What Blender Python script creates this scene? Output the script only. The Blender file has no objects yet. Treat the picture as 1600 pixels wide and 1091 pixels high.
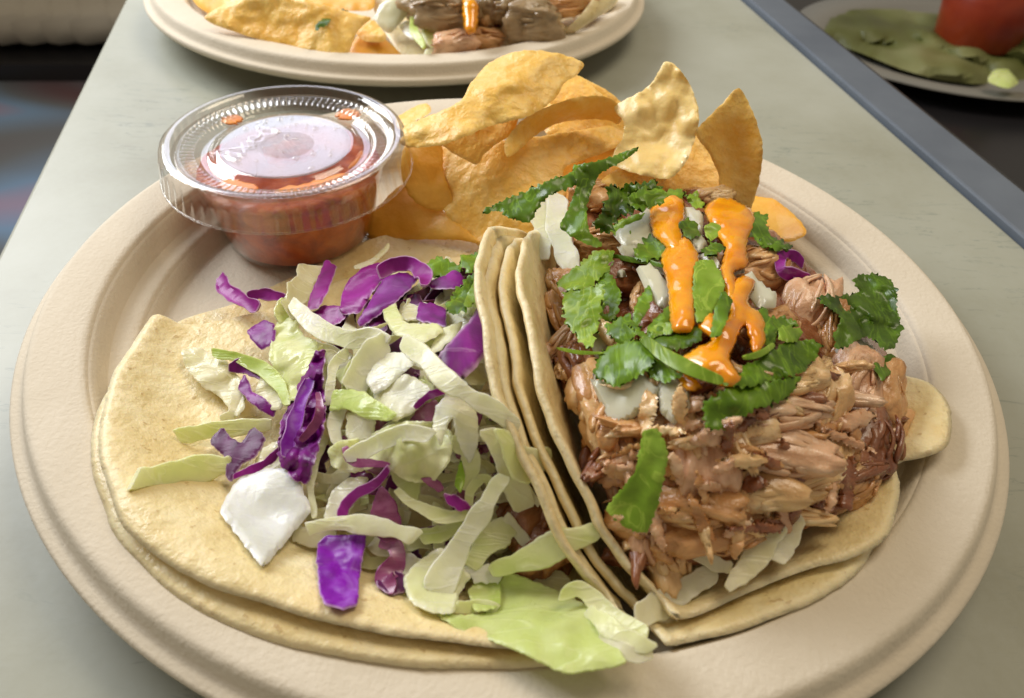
import bpy, bmesh, math, random
import numpy as np
from mathutils import Vector, Matrix, noise, geometry

# ------------------------------------------------------------------ camera
CM = 0.01                                  # the scene is laid out in centimetres, built in metres
F_PX, PITCH, ROLL = 1200.0, math.radians(42.9525), math.radians(2.7659)
CAM = np.array([.149, -16.789, 15.43])
scene = bpy.context.scene
col = scene.collection
R0 = np.array([1., 0, 0]); U0 = np.array([0, math.sin(PITCH), math.cos(PITCH)]); FW = np.array([0, math.cos(PITCH), -math.sin(PITCH)])
RIGHT = math.cos(ROLL) * R0 + math.sin(ROLL) * U0
UP = -math.sin(ROLL) * R0 + math.cos(ROLL) * U0
cd = bpy.data.cameras.new('camera'); cam = bpy.data.objects.new('camera', cd); col.objects.link(cam)
cam.matrix_world = Matrix(((RIGHT[0], UP[0], -FW[0], CAM[0] * CM), (RIGHT[1], UP[1], -FW[1], CAM[1] * CM), (RIGHT[2], UP[2], -FW[2], CAM[2] * CM), (0, 0, 0, 1)))
cd.sensor_width = 36; cd.lens = 36 * F_PX / 1600; cd.clip_start = .005; cd.clip_end = 50
cd.dof.use_dof = True; cd.dof.focus_distance = .195; cd.dof.aperture_fstop = 19
scene.camera = cam

# ------------------------------------------------------------------ light
w = bpy.data.worlds.new('World'); scene.world = w; w.use_nodes = True
bg = w.node_tree.nodes['Background']; bg.inputs[0].default_value = (1.0, .88, .70, 1); bg.inputs[1].default_value = .31
def area(name, loc, target, size, power, color):
    l = bpy.data.lights.new(name, 'AREA'); l.shape = 'RECTANGLE'; l.size, l.size_y = size; l.energy = power; l.color = color
    o = bpy.data.objects.new(name, l); col.objects.link(o)
    o.location = Vector(loc) * CM
    o.rotation_euler = (Vector(target) - Vector(loc)).to_track_quat('-Z', 'Y').to_euler()
    return o
area('window_light', (-62, 42, 50), (-2, 2, 0), (.50, .38), 8.4, (.93, .96, 1.0))
area('window_light_rear', (-34, 100, 54), (0, 0, 0), (.62, .40), 2.2, (.74, .79, 1.0))
area('overhead_fill', (34, 30, 95), (2, 0, 0), (.45, .45), 4.6, (1.0, .86, .66))  # added warm fill from above, no ceiling lamp is known there
scene.view_settings.view_transform = 'Standard'; scene.view_settings.look = 'None'
scene.view_settings.exposure = 0.0; scene.view_settings.gamma = 1.0
scene.cycles.use_denoising = True
scene.cycles.max_bounces = 8; scene.cycles.transparent_max_bounces = 16
scene.cycles.caustics_reflective = False; scene.cycles.caustics_refractive = False

# ------------------------------------------------------------------ helpers
def U(px, py, z):
    """point of the place (cm) seen at photo pixel px,py that stands z cm above the table"""
    px = np.asarray(px, float); py = np.asarray(py, float); z = np.asarray(z, float)
    x = (px - 800) / F_PX; y = -(py - 545.5) / F_PX
    d = x[..., None] * RIGHT + y[..., None] * UP + FW
    t = (z - CAM[2]) / d[..., 2]
    return CAM + d * t[..., None]
def depth(P): return (np.asarray(P) - CAM) @ FW
def K(ox, oy, s): return lambda pts: [(ox + p[0] / s, oy + p[1] / s) + tuple(p[2:]) for p in pts]
I_ = lambda pts: pts
c4 = K(130, 360, 3.03); c5 = K(430, 380, 3.209); c6 = K(330, 680, 2.655); c2 = K(580, 60, 2.286)
c68 = K(680, 640, 2.479); c76 = K(760, 240, 2.727); c90 = K(900, 540, 2.182); c11 = K(1150, 380, 2.871); c1 = K(0, 0, 2.286); cch = K(220, 0, 1.553); c56 = K(560, 0, 3.333)

def tag(o, label=None, cat=None, group=None, kind=None):
    if label: o['label'] = label
    if cat: o['category'] = cat
    if group: o['group'] = group
    if kind: o['kind'] = kind
    return o
def empty(name, loc=(0, 0, 0)):
    o = bpy.data.objects.new(name, None); col.objects.link(o); o.location = Vector(loc) * CM; o.empty_display_size = .01
    return o
def build(name, V, Fc, mat, parent=None, attr=None, smooth=True, loc=None):
    """one mesh object; V in cm (world); its origin is set to the base centre of the mesh"""
    V = np.asarray(V, float)
    if loc is None:
        lo, hi = V.min(0), V.max(0); loc = np.array([(lo[0] + hi[0]) / 2, (lo[1] + hi[1]) / 2, lo[2]])
    me = bpy.data.meshes.new(name)
    me.from_pydata([tuple(v) for v in (V - loc) * CM], [], [tuple(int(i) for i in f) for f in Fc])
    if attr:
        for k, a in attr.items():
            at = me.attributes.new(k, 'FLOAT', 'POINT'); at.data.foreach_set('value', np.asarray(a, np.float32))
    if smooth: me.polygons.foreach_set('use_smooth', [True] * len(me.polygons))
    me.update()
    if mat: me.materials.append(mat)
    o = bpy.data.objects.new(name, me); col.objects.link(o)
    o.location = Vector(loc) * CM
    if parent:
        o.parent = parent; o.matrix_parent_inverse = Matrix.Translation(parent.location).inverted()
    return o
def fixnormals(o):
    bm = bmesh.new(); bm.from_mesh(o.data); bmesh.ops.recalc_face_normals(bm, faces=bm.faces[:]); bm.to_mesh(o.data); bm.free()
    return o
def catmull(P, n, closed=False):
    P = np.asarray(P, float); m = len(P)
    if closed: Q = np.vstack([P[-1], P, P[0], P[1]]); segs = m
    else: Q = np.vstack([2 * P[0] - P[1], P, 2 * P[-1] - P[-2]]); segs = m - 1
    out = []
    for i in range(segs):
        p0, p1, p2, p3 = Q[i], Q[i + 1], Q[i + 2], Q[i + 3]
        for k in range(n):
            t = k / n
            out.append(.5 * ((2 * p1) + (-p0 + p2) * t + (2 * p0 - 5 * p1 + 4 * p2 - p3) * t * t + (-p0 + 3 * p1 - 3 * p2 + p3) * t ** 3))
    if not closed: out.append(P[-1])
    return np.array(out)
def resample(P, step, closed=False):
    P = np.asarray(P, float)
    if closed: P = np.vstack([P, P[0]])
    d = np.r_[0, np.cumsum(np.linalg.norm(np.diff(P[:, :2], axis=0), axis=1))]
    n = max(8 if closed else 3, int(round(d[-1] / step)))
    t = np.linspace(0, d[-1], n + 1)
    R = np.stack([np.interp(t, d, P[:, k]) for k in range(P.shape[1])], 1)
    return R[:-1] if closed else R
def inside(poly, pts):
    x, y = pts[:, 0], pts[:, 1]; r = np.zeros(len(pts), bool); n = len(poly)
    for i in range(n):
        x1, y1 = poly[i]; x2, y2 = poly[(i + 1) % n]
        if y1 == y2: continue
        c = ((y1 > y) != (y2 > y)) & (x < (x2 - x1) * (y - y1) / (y2 - y1) + x1); r ^= c
    return r
def bdist(poly, pts):
    A = poly; B = np.roll(poly, -1, 0); d = np.full(len(pts), 1e9)
    for a, b in zip(A, B):
        ab = b - a; L = max(ab @ ab, 1e-12)
        t = np.clip(((pts - a) @ ab) / L, 0, 1)
        d = np.minimum(d, np.linalg.norm(pts - a - t[:, None] * ab, axis=1))
    return d
def fill2d(poly, step, inset=0.):
    """triangulate a 2-D outline with inner points about step apart -> points, triangles, number of rim points"""
    lo, hi = poly.min(0), poly.max(0); g = []
    yy = lo[1]; r = 0
    while yy < hi[1]:
        xs = np.arange(lo[0] + (step / 2 if r % 2 else 0), hi[0], step)
        g.append(np.stack([xs, np.full(len(xs), yy)], 1)); yy += step * .866; r += 1
    g = np.vstack(g) if g else np.zeros((0, 2))
    g = g[inside(poly, g)]
    if len(g): g = g[bdist(poly, g) > step * .55]
    if inset and inset < step * .8:
        T = np.roll(poly, -1, 0) - np.roll(poly, 1, 0); N = np.stack([-T[:, 1], T[:, 0]], 1) / np.maximum(np.linalg.norm(T, axis=1), 1e-9)[:, None]
        ar = .5 * np.sum(poly[:, 0] * np.roll(poly[:, 1], -1) - np.roll(poly[:, 0], -1) * poly[:, 1])
        R = poly + N * inset * (1 if ar > 0 else -1)
        R = R[inside(poly, R)]
        if len(R): R = R[bdist(poly, R) > inset * .8]
        if len(R):
            if len(g): g = g[np.array([np.min(np.linalg.norm(R - q, axis=1)) > inset * .7 for q in g])]
            g = np.vstack([R, g])
    pts = np.vstack([poly, g]); n = len(poly)
    vs, es, fs, ov, oe, of = geometry.delaunay_2d_cdt([Vector(p) for p in pts], [(i, (i + 1) % n) for i in range(n)], [list(range(n))], 1, 1e-6)
    if len(vs) != len(pts):                     # outline touched itself: map what came back
        pts = np.array([tuple(v) for v in vs])
    F = [tuple(f) for f in fs]
    F = [t for f in F for t in ([f] if len(f) == 3 else [(f[0], f[i], f[i + 1]) for i in range(1, len(f) - 1)])]
    return pts, F
def vnormals(V, F):
    F = np.asarray(F); a, b, c = V[F[:, 0]], V[F[:, 1]], V[F[:, 2]]
    fn = np.cross(b - a, c - a); N = np.zeros_like(V)
    for k in range(3): np.add.at(N, F[:, k], fn)
    return N / np.maximum(np.linalg.norm(N, axis=1), 1e-12)[:, None]
def sheet(name, V, F, d, th, mat, edge_w=None, parent=None, up=True, extra=None):
    """closed sheet: mid surface V,F thickened by th, rounded to its rim (d = distance to rim in cm)"""
    N = vnormals(V, F)
    flip = (N @ (CAM - V.mean(0))).mean() < 0 if up else False
    F = np.asarray(F)
    if flip: F = F[:, ::-1]; N = -N
    ew = edge_w or th * .8
    g = np.sqrt(np.clip(1 - (1 - np.clip(d / ew, 0, 1)) ** 2, 0, 1))
    rim = d < 1e-6
    n = len(V); idx = np.full(n, -1); k = n
    B = []
    for i in range(n):
        if rim[i]: idx[i] = i
        else: idx[i] = k; k += 1; B.append(V[i] - N[i] * th * .5 * g[i])
    T = V + N * (th * .5 * g)[:, None]
    VV = np.vstack([T, np.array(B)]) if B else T
    e = np.clip(1 - d / max(ew * 1.6, .05), 0, 1)
    sel = [i for i in range(n) if not rim[i]]
    at = {'edge': np.r_[e, e[sel]], 'under': np.r_[np.zeros(n), np.ones(len(sel))]}
    if extra is not None:
        for kk, a in extra.items(): at[kk] = np.r_[a, np.asarray(a)[sel]]
    FF = [tuple(f) for f in F] + [tuple(idx[list(f)][::-1]) for f in F]
    FF = [f for f in FF if len(set(f)) == 3]
    seen = set(); F2 = []
    for f in FF:
        key = tuple(sorted(f))
        if key in seen: continue
        seen.add(key); F2.append(f)
    return build(name, VV, F2, mat, parent, at)
def nz(P, s, seed=0.):
    P = np.atleast_2d(P)
    return np.array([noise.noise(Vector((p[0] * s + seed * 7.3, p[1] * s - seed * 3.1, p[2] * s + seed * 1.7))) for p in P])
def tps(ctrl):
    """height field through control points (px,py,z)"""
    C = np.asarray(ctrl, float); n = len(C); X = C[:, :2] / 100.
    if n <= 3:
        A = np.c_[np.ones(n), X]; co = np.linalg.lstsq(A, C[:, 2], rcond=None)[0]
        return lambda px, py: co[0] + co[1] * np.asarray(px) / 100 + co[2] * np.asarray(py) / 100
    r = np.linalg.norm(X[:, None] - X[None], axis=2)
    phi = lambda r: np.where(r > 1e-9, r * r * np.log(np.maximum(r, 1e-9)), 0)
    Kk = phi(r) + .02 * np.eye(n); P = np.c_[np.ones(n), X]
    A = np.block([[Kk, P], [P.T, np.zeros((3, 3))]])
    s = np.linalg.solve(A, np.r_[C[:, 2], 0, 0, 0]); w_, a = s[:n], s[n:]
    def f(px, py):
        q = np.stack([np.asarray(px, float) / 100, np.asarray(py, float) / 100], -1)
        rr = np.linalg.norm(q[..., None, :] - X, axis=-1)
        return phi(rr) @ w_ + a[0] + a[1] * q[..., 0] + a[2] * q[..., 1]
    return f
SEED = [0]
def grow(p, k):
    c = np.mean([q[:2] for q in p], axis=0); return [(c[0] + (q[0] - c[0]) * k, c[1] + (q[1] - c[1]) * k) for q in p]
def patch(name, pts, zf, th, mat, label=None, cat=None, group=None, step=8, jag=0., jagf=6, wave=.06, wavef=1.0, dome=0., round_=True,
          edge_w=None, parent=None, bow=0., bubbles=0.):
    """a free sheet: outline seen at photo pixels, its height above the table given by zf(px,py); thickened to th cm"""
    SEED[0] += 1; sd = SEED[0]; rnd = random.Random(sd)
    P = np.array([p[:2] for p in pts], float)
    if round_ == 'soft': P = catmull(P, 8, True)
    elif round_:
        for cut in (.14, .2): A = P; B = np.roll(P, -1, 0); P = np.stack([A + (B - A) * cut, B - (B - A) * cut], 1).reshape(-1, 2)
    P = resample(P, step * (.45 if jag else .8), True)
    if jag:
        N = np.roll(P, -1, 0) - np.roll(P, 1, 0); N = np.stack([N[:, 1], -N[:, 0]], 1) / np.maximum(np.linalg.norm(N, axis=1), 1e-9)[:, None]
        k = np.arange(len(P))
        tooth = np.array([noise.noise(Vector((i * .9 * jagf / 6, sd * 3.3, 0))) for i in k]) + .5 * np.array([noise.noise(Vector((i * 2.1 * jagf / 6, sd, 5))) for i in k])
        P = P + N * (jag * tooth)[:, None]
    ew_ = edge_w or th * .45
    pts2, F = fill2d(P, step, 0 if dome else max(1.2, ew_ * 62))
    d_px = bdist(P, pts2); d_px[d_px < 1e-3] = 0
    z = zf(pts2[:, 0], pts2[:, 1])
    W0 = U(pts2[:, 0], pts2[:, 1], z); pxcm = float(np.median(depth(W0))) / F_PX
    d = d_px * pxcm
    if wave: z = z + wave * nz(W0, wavef, sd) + wave * .4 * nz(W0, wavef * 2.7, sd + 9)
    if bow:
        c = pts2.mean(0); r = np.linalg.norm(pts2 - c, axis=1); z = z + bow * (1 - (r / r.max()) ** 2)
    if bubbles:
        b = nz(W0, 1.1, sd + 3); z = z + bubbles * np.clip(b - .12, 0, 1) * 1.6 + bubbles * .35 * nz(W0, 4.2, sd + 4)
    if dome:
        dm = max(d.max(), 1e-6); z = z + dome * np.sqrt(np.clip(1 - (1 - d / dm) ** 2, 0, 1))
    V = U(pts2[:, 0], pts2[:, 1], z)
    o = sheet(name, V, F, d, th, mat, edge_w or th * .45, parent)
    if not dome: o.data.set_sharp_from_angle(angle=math.radians(50))
    return tag(o, label, cat, group)
def strip3(P, Wd, th, twist=0., cup=0., n_sub=7, nsec=10, taper=(.55, .5), rough=.0, seed=0, upvec=None, thv=None):
    """vertices / faces of a solid strip along the 3-D points P (cm)"""
    P = np.asarray(P, float); m = len(P)
    Wd = np.asarray(Wd if np.ndim(Wd) else [Wd] * m, float); tw = np.asarray(twist if np.ndim(twist) else [twist] * m, float)
    Q = catmull(np.c_[P, Wd, tw], n_sub); X, wd, tw = Q[:, :3], Q[:, 3], Q[:, 4]
    n = len(X); t = np.linspace(0, 1, n)
    e0, e1 = .06, .06; rs = random.Random(seed * 7 + 3); k0, k1 = rs.uniform(-.8, .8), rs.uniform(-.8, .8)
    prof = np.ones(n)
    prof = np.where(t < e0, taper[0] + (1 - taper[0]) * np.sqrt(np.clip(1 - (1 - t / e0) ** 2, 0, 1)), prof)
    prof = np.where(t > 1 - e1, taper[1] + (1 - taper[1]) * np.sqrt(np.clip(1 - (1 - (1 - t) / e1) ** 2, 0, 1)), prof)
    T = np.gradient(X, axis=0); T /= np.maximum(np.linalg.norm(T, axis=1), 1e-9)[:, None]
    V = []; edge = []; vdir = CAM - X if upvec is None else np.tile(np.asarray(upvec, float), (n, 1))
    ph = np.linspace(0, 2 * math.pi, nsec, endpoint=False)
    for i in range(n):
        N = vdir[i] - (vdir[i] @ T[i]) * T[i]; N /= max(np.linalg.norm(N), 1e-9); B = np.cross(T[i], N)
        ca, sa = math.cos(tw[i]), math.sin(tw[i]); N, B = ca * N + sa * B, ca * B - sa * N
        ww = wd[i] * prof[i] * .5
        if rough > .035: ww *= 1 + .38 * noise.noise(Vector((t[i] * 4.5, seed * 1.9, 0))) + .12 * noise.noise(Vector((t[i] * 14, seed * 1.3, 4)))
        hh = th * .5 * (1 if thv is None else thv(t[i])) * (prof[i] if n > 3 else 1)
        for p in ph:
            u = math.copysign(abs(math.cos(p)) ** .45, math.cos(p)); v = math.copysign(abs(math.sin(p)) ** .5, math.sin(p))
            q = X[i] + B * u * ww + N * (v * hh + cup * ww * (u * u - .4))
            if rough: q = q + N * rough * noise.noise(Vector(q * 3.0) + Vector((seed * 5.1, 0, 0))) + B * rough * noise.noise(Vector(q * 2.3) + Vector((0, seed * 3.7, 0)))
            q = q + T[i] * u * ww * (k0 * max(0, 1 - t[i] / .12) + k1 * max(0, 1 - (1 - t[i]) / .12))
            V.append(q); edge.append(abs(u) ** 3)
    F = []
    for i in range(n - 1):
        for k in range(nsec):
            a, b = i * nsec + k, i * nsec + (k + 1) % nsec
            F.append((a, b, b + nsec, a + nsec))
    F.append(tuple(range(nsec))[::-1]); F.append(tuple((n - 1) * nsec + k for k in range(nsec)))
    edge = np.array(edge); edge[:nsec] = 1; edge[-nsec:] = 1
    return np.array(V), F, edge, np.repeat(t, nsec)
def ribbon(name, pts, zf, wpx, th, mat, label=None, cat=None, group=None, twist=0., cup=0., lift=None, rough=.02, parent=None, taper=(.55, .5), n_sub=9):
    SEED[0] += 1
    px = np.array([p[0] for p in pts]); py = np.array([p[1] for p in pts]); z = zf(px, py) + (0 if lift is None else np.asarray(lift, float))
    P = U(px, py, z); wd = np.asarray(wpx if np.ndim(wpx) else [wpx] * len(pts), float) * depth(P) / F_PX
    V, F, e, t = strip3(P, wd, th, twist, cup, n_sub=n_sub, rough=rough, seed=SEED[0], taper=taper)
    o = fixnormals(build(name, V, F, mat, parent, {'edge': e, 'along': t})); o.data.set_sharp_from_angle(angle=math.radians(38))
    return tag(o, label, cat, group)
def lathe(prof, n=64, c=(0, 0), rmod=None):
    """revolve (r,z) pairs about a vertical axis at c"""
    V = []; F = []; m = len(prof)
    for i in range(n):
        a = 2 * math.pi * i / n
        for r, z in prof:
            rr, zz = (r, z) if rmod is None else rmod(r, z, a)
            V.append((c[0] + rr * math.cos(a), c[1] + rr * math.sin(a), zz))
    for i in range(n):
        j = (i + 1) % n
        for k in range(m - 1): F.append((i * m + k, j * m + k, j * m + k + 1, i * m + k + 1))
    return V, F
def box(x0, x1, y0, y1, z0, z1):
    V = [(x, y, z) for x in (x0, x1) for y in (y0, y1) for z in (z0, z1)]
    return V, [(0, 1, 3, 2), (4, 6, 7, 5), (0, 4, 5, 1), (2, 3, 7, 6), (0, 2, 6, 4), (1, 5, 7, 3)]

# ------------------------------------------------------------------ materials
def lin(c): return tuple(((v / 255) / 12.92 if v / 255 <= .04045 else ((v / 255 + .055) / 1.055) ** 2.4) for v in c) + (1,)
class MB:
    def __init__(s, name, rough=.5, spec=.5, sss=0., sss_r=(.01, .005, .003), coat=0., trans=0.):
        s.m = bpy.data.materials.new(name); s.m.use_nodes = True; s.nt = s.m.node_tree; s.N = s.nt.nodes; s.L = s.nt.links
        s.p = s.N['Principled BSDF']; s.p.inputs['Roughness'].default_value = rough; s.p.inputs['Specular IOR Level'].default_value = spec
        s.p.inputs['Subsurface Weight'].default_value = sss; s.p.inputs['Subsurface Radius'].default_value = sss_r; s.p.inputs['Subsurface Scale'].default_value = .25
        s.p.inputs['Coat Weight'].default_value = coat; s.p.inputs['Coat Roughness'].default_value = .12
        s.tc = s.N.new('ShaderNodeTexCoord')
    def noise(s, scale, detail=4, stretch=None, rough=.55, dist=0.):
        n = s.N.new('ShaderNodeTexNoise'); n.inputs['Scale'].default_value = scale; n.inputs['Detail'].default_value = detail; n.inputs['Roughness'].default_value = rough; n.inputs['Distortion'].default_value = dist
        mp = s.N.new('ShaderNodeMapping')
        if stretch: mp.inputs['Scale'].default_value = stretch
        g = s.N.new('ShaderNodeNewGeometry') if False else None
        s.L.new(s.tc.outputs['Object'], mp.inputs[0]); s.L.new(mp.outputs[0], n.inputs[0])
        oi = s.N.new('ShaderNodeObjectInfo'); vm = s.N.new('ShaderNodeVectorMath'); vm.operation = 'SCALE'; vm.inputs[0].default_value = (3.1, 1.7, 2.3)
        s.L.new(oi.outputs['Random'], vm.inputs['Scale']); s.L.new(vm.outputs[0], mp.inputs['Location'])
        return n.outputs['Fac']
    def voronoi(s, scale, feature='F1'):
        n = s.N.new('ShaderNodeTexVoronoi'); n.inputs['Scale'].default_value = scale; n.feature = feature
        s.L.new(s.tc.outputs['Object'], n.inputs[0]); return n.outputs['Distance']
    def ramp(s, fac, stops, interp='LINEAR'):
        r = s.N.new('ShaderNodeValToRGB'); r.color_ramp.interpolation = interp; e = r.color_ramp.elements
        while len(e) < len(stops): e.new(.5)
        for k, (p, c) in enumerate(stops): e[k].position = p; e[k].color = c if len(c) == 4 else tuple(c) + (1,)
        s.L.new(fac, r.inputs[0]); return r.outputs[0]
    def mix(s, fac, a, b, mode='MIX'):
        m = s.N.new('ShaderNodeMix'); m.data_type = 'RGBA'; m.blend_type = mode
        for v, i in ((fac, 0), (a, 6), (b, 7)):
            if hasattr(v, 'links'): s.L.new(v, m.inputs[i])
            else: m.inputs[i].default_value = v
        return m.outputs[2]
    def math(s, op, a, b=0.):
        m = s.N.new('ShaderNodeMath'); m.operation = op
        for v, i in ((a, 0), (b, 1)):
            if hasattr(v, 'links'): s.L.new(v, m.inputs[i])
            else: m.inputs[i].default_value = v
        return m.outputs[0]
    def attr(s, k): n = s.N.new('ShaderNodeAttribute'); n.attribute_name = k; return n.outputs['Fac']
    def rand(s): return s.N.new('ShaderNodeObjectInfo').outputs['Random']
    def color(s, c):
        if hasattr(c, 'links'): s.L.new(c, s.p.inputs['Base Color'])
        else: s.p.inputs['Base Color'].default_value = c
        return s
    def rough(s, c): s.L.new(c, s.p.inputs['Roughness']); return s
    def bump(s, fac, strength=.5, dist=.0005, prev=None):
        b = s.N.new('ShaderNodeBump'); b.inputs['Strength'].default_value = strength; b.inputs['Distance'].default_value = dist
        s.L.new(fac, b.inputs['Height'])
        if prev is not None: s.L.new(prev, b.inputs['Normal'])
        s.L.new(b.outputs[0], s.p.inputs['Normal']); s.lastb = b.outputs[0]; return s.lastb
    def translucent(s, colr, fac):
        t = s.N.new('ShaderNodeBsdfTranslucent'); mx = s.N.new('ShaderNodeMixShader'); mx.inputs[0].default_value = fac
        if hasattr(colr, 'links'): s.L.new(colr, t.inputs[0])
        else: t.inputs[0].default_value = colr
        out = s.N['Material Output']; s.L.new(s.p.outputs[0], mx.inputs[1]); s.L.new(t.outputs[0], mx.inputs[2]); s.L.new(mx.outputs[0], out.inputs[0]); return s

M = {}
def mk():
    # moulded plant-fibre plate
    b = MB('plate_fibre', .75, .25); n = b.noise(60, 5); f = b.noise(900, 3)
    b.color(b.mix(b.ramp(f, [(.35, (0, 0, 0)), (.7, (1, 1, 1))]), b.ramp(n, [(.3, (.62, .545, .425)), (.7, (.70, .625, .505))]), (.65, .575, .455, 1)))
    pr = b.bump(f, .5, .0004); b.bump(b.noise(220, 3, (1, .25, 1)), .35, .0004, pr); M['plate'] = b.m
    # laminate table
    b = MB('laminate', .42, .4); n = b.noise(14, 6); f = b.noise(500, 2)
    c = b.ramp(n, [(.25, (.245, .24, .168)), (.48, (.325, .328, .255)), (.75, (.39, .398, .33))])
    sc = b.noise(55, 3, (1, 6, 1), .6, 1.5); scm = b.ramp(sc, [(.60, (0, 0, 0)), (.64, (1, 1, 1)), (.67, (0, 0, 0))])
    reg = b.ramp(b.noise(9, 2), [(.5, (0, 0, 0)), (.62, (1, 1, 1))])
    sm = b.mix(1.0, scm, reg, 'MULTIPLY')
    c = b.mix(b.math('MULTIPLY', f, .25), c, (.40, .42, .39, 1))
    b.color(b.mix(b.math('MULTIPLY', sm, .6), c, (.12, .16, .14, 1))); b.bump(f, .12, .0002); M['table'] = b.m
    b = MB('slate_metal', .45, .5); b.color(b.ramp(b.noise(30, 4), [(.3, lin((82, 90, 101))), (.7, lin((95, 103, 113)))])); b.bump(b.noise(400, 2), .1, .0002); M['slate'] = b.m
    b = MB('dark_metal', .35); b.color((.012, .011, .012, 1)); M['dark'] = b.m
    # tortillas
    b = MB('tortilla', .5, .4, .15, (.006, .004, .0015), coat=.0); n = b.noise(90, 5); f = b.noise(420, 4); p = b.noise(30, 3)
    c = b.ramp(n, [(.3, (.66, .515, .23)), (.5, (.775, .645, .345)), (.72, (.85, .75, .47))])
    c = b.mix(b.math('MULTIPLY', b.ramp(p, [(.42, (0, 0, 0)), (.68, (1, 1, 1))]), .5), c, (.76, .57, .25, 1))
    fl = b.ramp(b.noise(420, 2), [(.66, (0, 0, 0)), (.72, (1, 1, 1))]); c = b.mix(b.math('MULTIPLY', fl, .55), c, (.42, .25, .08, 1)); ts = b.ramp(b.noise(38, 4, None, .65), [(.60, (0, 0, 0)), (.74, (1, 1, 1))]); c = b.mix(b.math('MULTIPLY', ts, .5), c, (.70, .50, .20, 1))
    c = b.mix(b.math('MULTIPLY', b.attr('edge'), .55), c, (.86, .77, .55, 1))
    b.color(c); b.rough(b.ramp(n, [(.3, (.28,) * 3), (.7, (.52,) * 3)])); pr = b.bump(b.noise(170, 4), .6, .0010); b.bump(f, .8, .0007, pr); M['tortilla'] = b.m
    # fried chips
    b = MB('fried_chip', .42, .5, .1, (.006, .003, .001)); n = b.noise(70, 4); f = b.noise(330, 4); v = b.voronoi(260)
    c = b.ramp(n, [(.25, (.82, .44, .055)), (.5, (.89, .54, .10)), (.75, (.94, .65, .18))])
    c = b.mix(b.math('MULTIPLY', b.ramp(f, [(.45, (0, 0, 0)), (.65, (1, 1, 1))]), .35), c, (.93, .70, .30, 1))
    c = b.mix(b.math('MULTIPLY', b.attr('edge'), .35), c, (.84, .58, .22, 1))
    b.color(c); pr = b.bump(f, .9, .0008); b.bump(v, .45, .0007, pr); M['chip'] = b.m
    b = MB('pale_chip', .36, .5, .1, (.006, .003, .001)); n = b.noise(75, 4); f = b.noise(330, 4)
    c = b.ramp(n, [(.25, (.82, .54, .15)), (.5, (.88, .65, .25)), (.75, (.93, .76, .40))])
    b.color(c); pr = b.bump(f, .5, .0006); b.bump(n, .5, .001, pr); M['chip_pale'] = b.m
    b = MB('deep_chip', .42, .5, .1, (.006, .003, .001)); n = b.noise(70, 4); f = b.noise(330, 4)
    b.color(b.ramp(n, [(.25, (.70, .31, .02)), (.5, (.80, .42, .05)), (.75, (.87, .53, .10))])); b.bump(f, .5, .0006); M['chip_deep'] = b.m
    # cabbage
    for k, cs in {'cab_white': [(.80, .82, .46), (.94, .93, .68), (.97, .96, .83)], 'cab_pale': [(.64, .73, .22), (.84, .86, .44), (.94, .93, .66)], 'cab_green': [(.42, .58, .09), (.60, .72, .20), (.78, .83, .40)], 'cab_leaf': [(.55, .68, .18), (.68, .78, .28), (.80, .86, .44)], 'cab_cream': [(.72, .67, .34), (.85, .81, .53), (.92, .90, .70)], 'cab_chunk': [(.74, .76, .68), (.84, .85, .80), (.9, .9, .87)]}.items():
        b = MB(k, .32, .45, .4, (.008, .009, .004)); n = b.noise(45, 3, (1, 1, 1), .5, .6); v = b.noise(160, 3, (1, .25, 1))
        c = b.ramp(n, [(.3, cs[0]), (.5, cs[1]), (.7, cs[2])])
        c = b.mix(b.math('MULTIPLY', b.attr('edge'), .4), c, tuple(min(1, x * 1.06) for x in cs[2]) + (1,))
        c = b.mix(b.math('MULTIPLY', b.rand(), .12), c, cs[0] + (1,))
        vn = b.noise(75, 3, (.35, 1.6, 1), .5, 1.6); vm = b.ramp(vn, [(.46, (0, 0, 0)), (.5, (1, 1, 1)), (.54, (0, 0, 0))]); c = b.mix(b.math('MULTIPLY', vm, .12 if k == 'cab_chunk' else .3), c, tuple(min(1, x * 1.12) for x in cs[2]) + (1,))
        b.color(c); b.rough(b.ramp(b.noise(140, 3), [(.35, (.18,) * 3), (.7, (.45,) * 3)])); pr = b.bump(v, .4, .0009); pr = b.bump(vm, .05 if k == 'cab_chunk' else .22, .0006, pr); b.bump(b.noise(600, 3), .3, .0004, pr); b.translucent(c, .26); M[k] = b.m
    for k, cs in {'purple': [(.08, .002, .075), (.18, .004, .185), (.29, .012, .31)], 'magenta': [(.15, .003, .11), (.28, .006, .235), (.40, .03, .36)], 'purple_dark': [(.045, .003, .035), (.09, .004, .07), (.17, .012, .14)], 'purple_bright': [(.17, .004, .30), (.25, .008, .42), (.40, .14, .62)]}.items():
        b = MB(k, .4, .4, .12, (.006, .002, .006)); n = b.noise(110, 4, (1, .5, 1), .6, .8); v = b.noise(90, 4, (.5, 1.5, 1), .6, 1.8)
        c = b.ramp(n, [(.3, cs[0]), (.5, cs[1]), (.7, cs[2])])
        st = b.ramp(v, [(.62, (0, 0, 0)), (.70, (1, 1, 1))]); c = b.mix(b.math('MULTIPLY', st, .35), c, (.60, .38, .58, 1))
        eg = b.ramp(b.attr('edge'), [(.55, (0, 0, 0)), (.9, (1, 1, 1))]); c = b.mix(b.math('MULTIPLY', eg, .6), c, (.70, .50, .68, 1))
        b.color(c); b.bump(v, .3, .0006); b.translucent(c, .15); M[k] = b.m
    b = MB('purple_wilted', .3, .5, .15, (.006, .002, .004)); v = b.noise(120, 4, (.4, 1.6, 1), .6, 1.2)
    c = b.ramp(v, [(.3, (.13, .012, .07)), (.5, (.24, .05, .13)), (.62, (.34, .12, .22)), (.75, (.6, .42, .5))])
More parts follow.
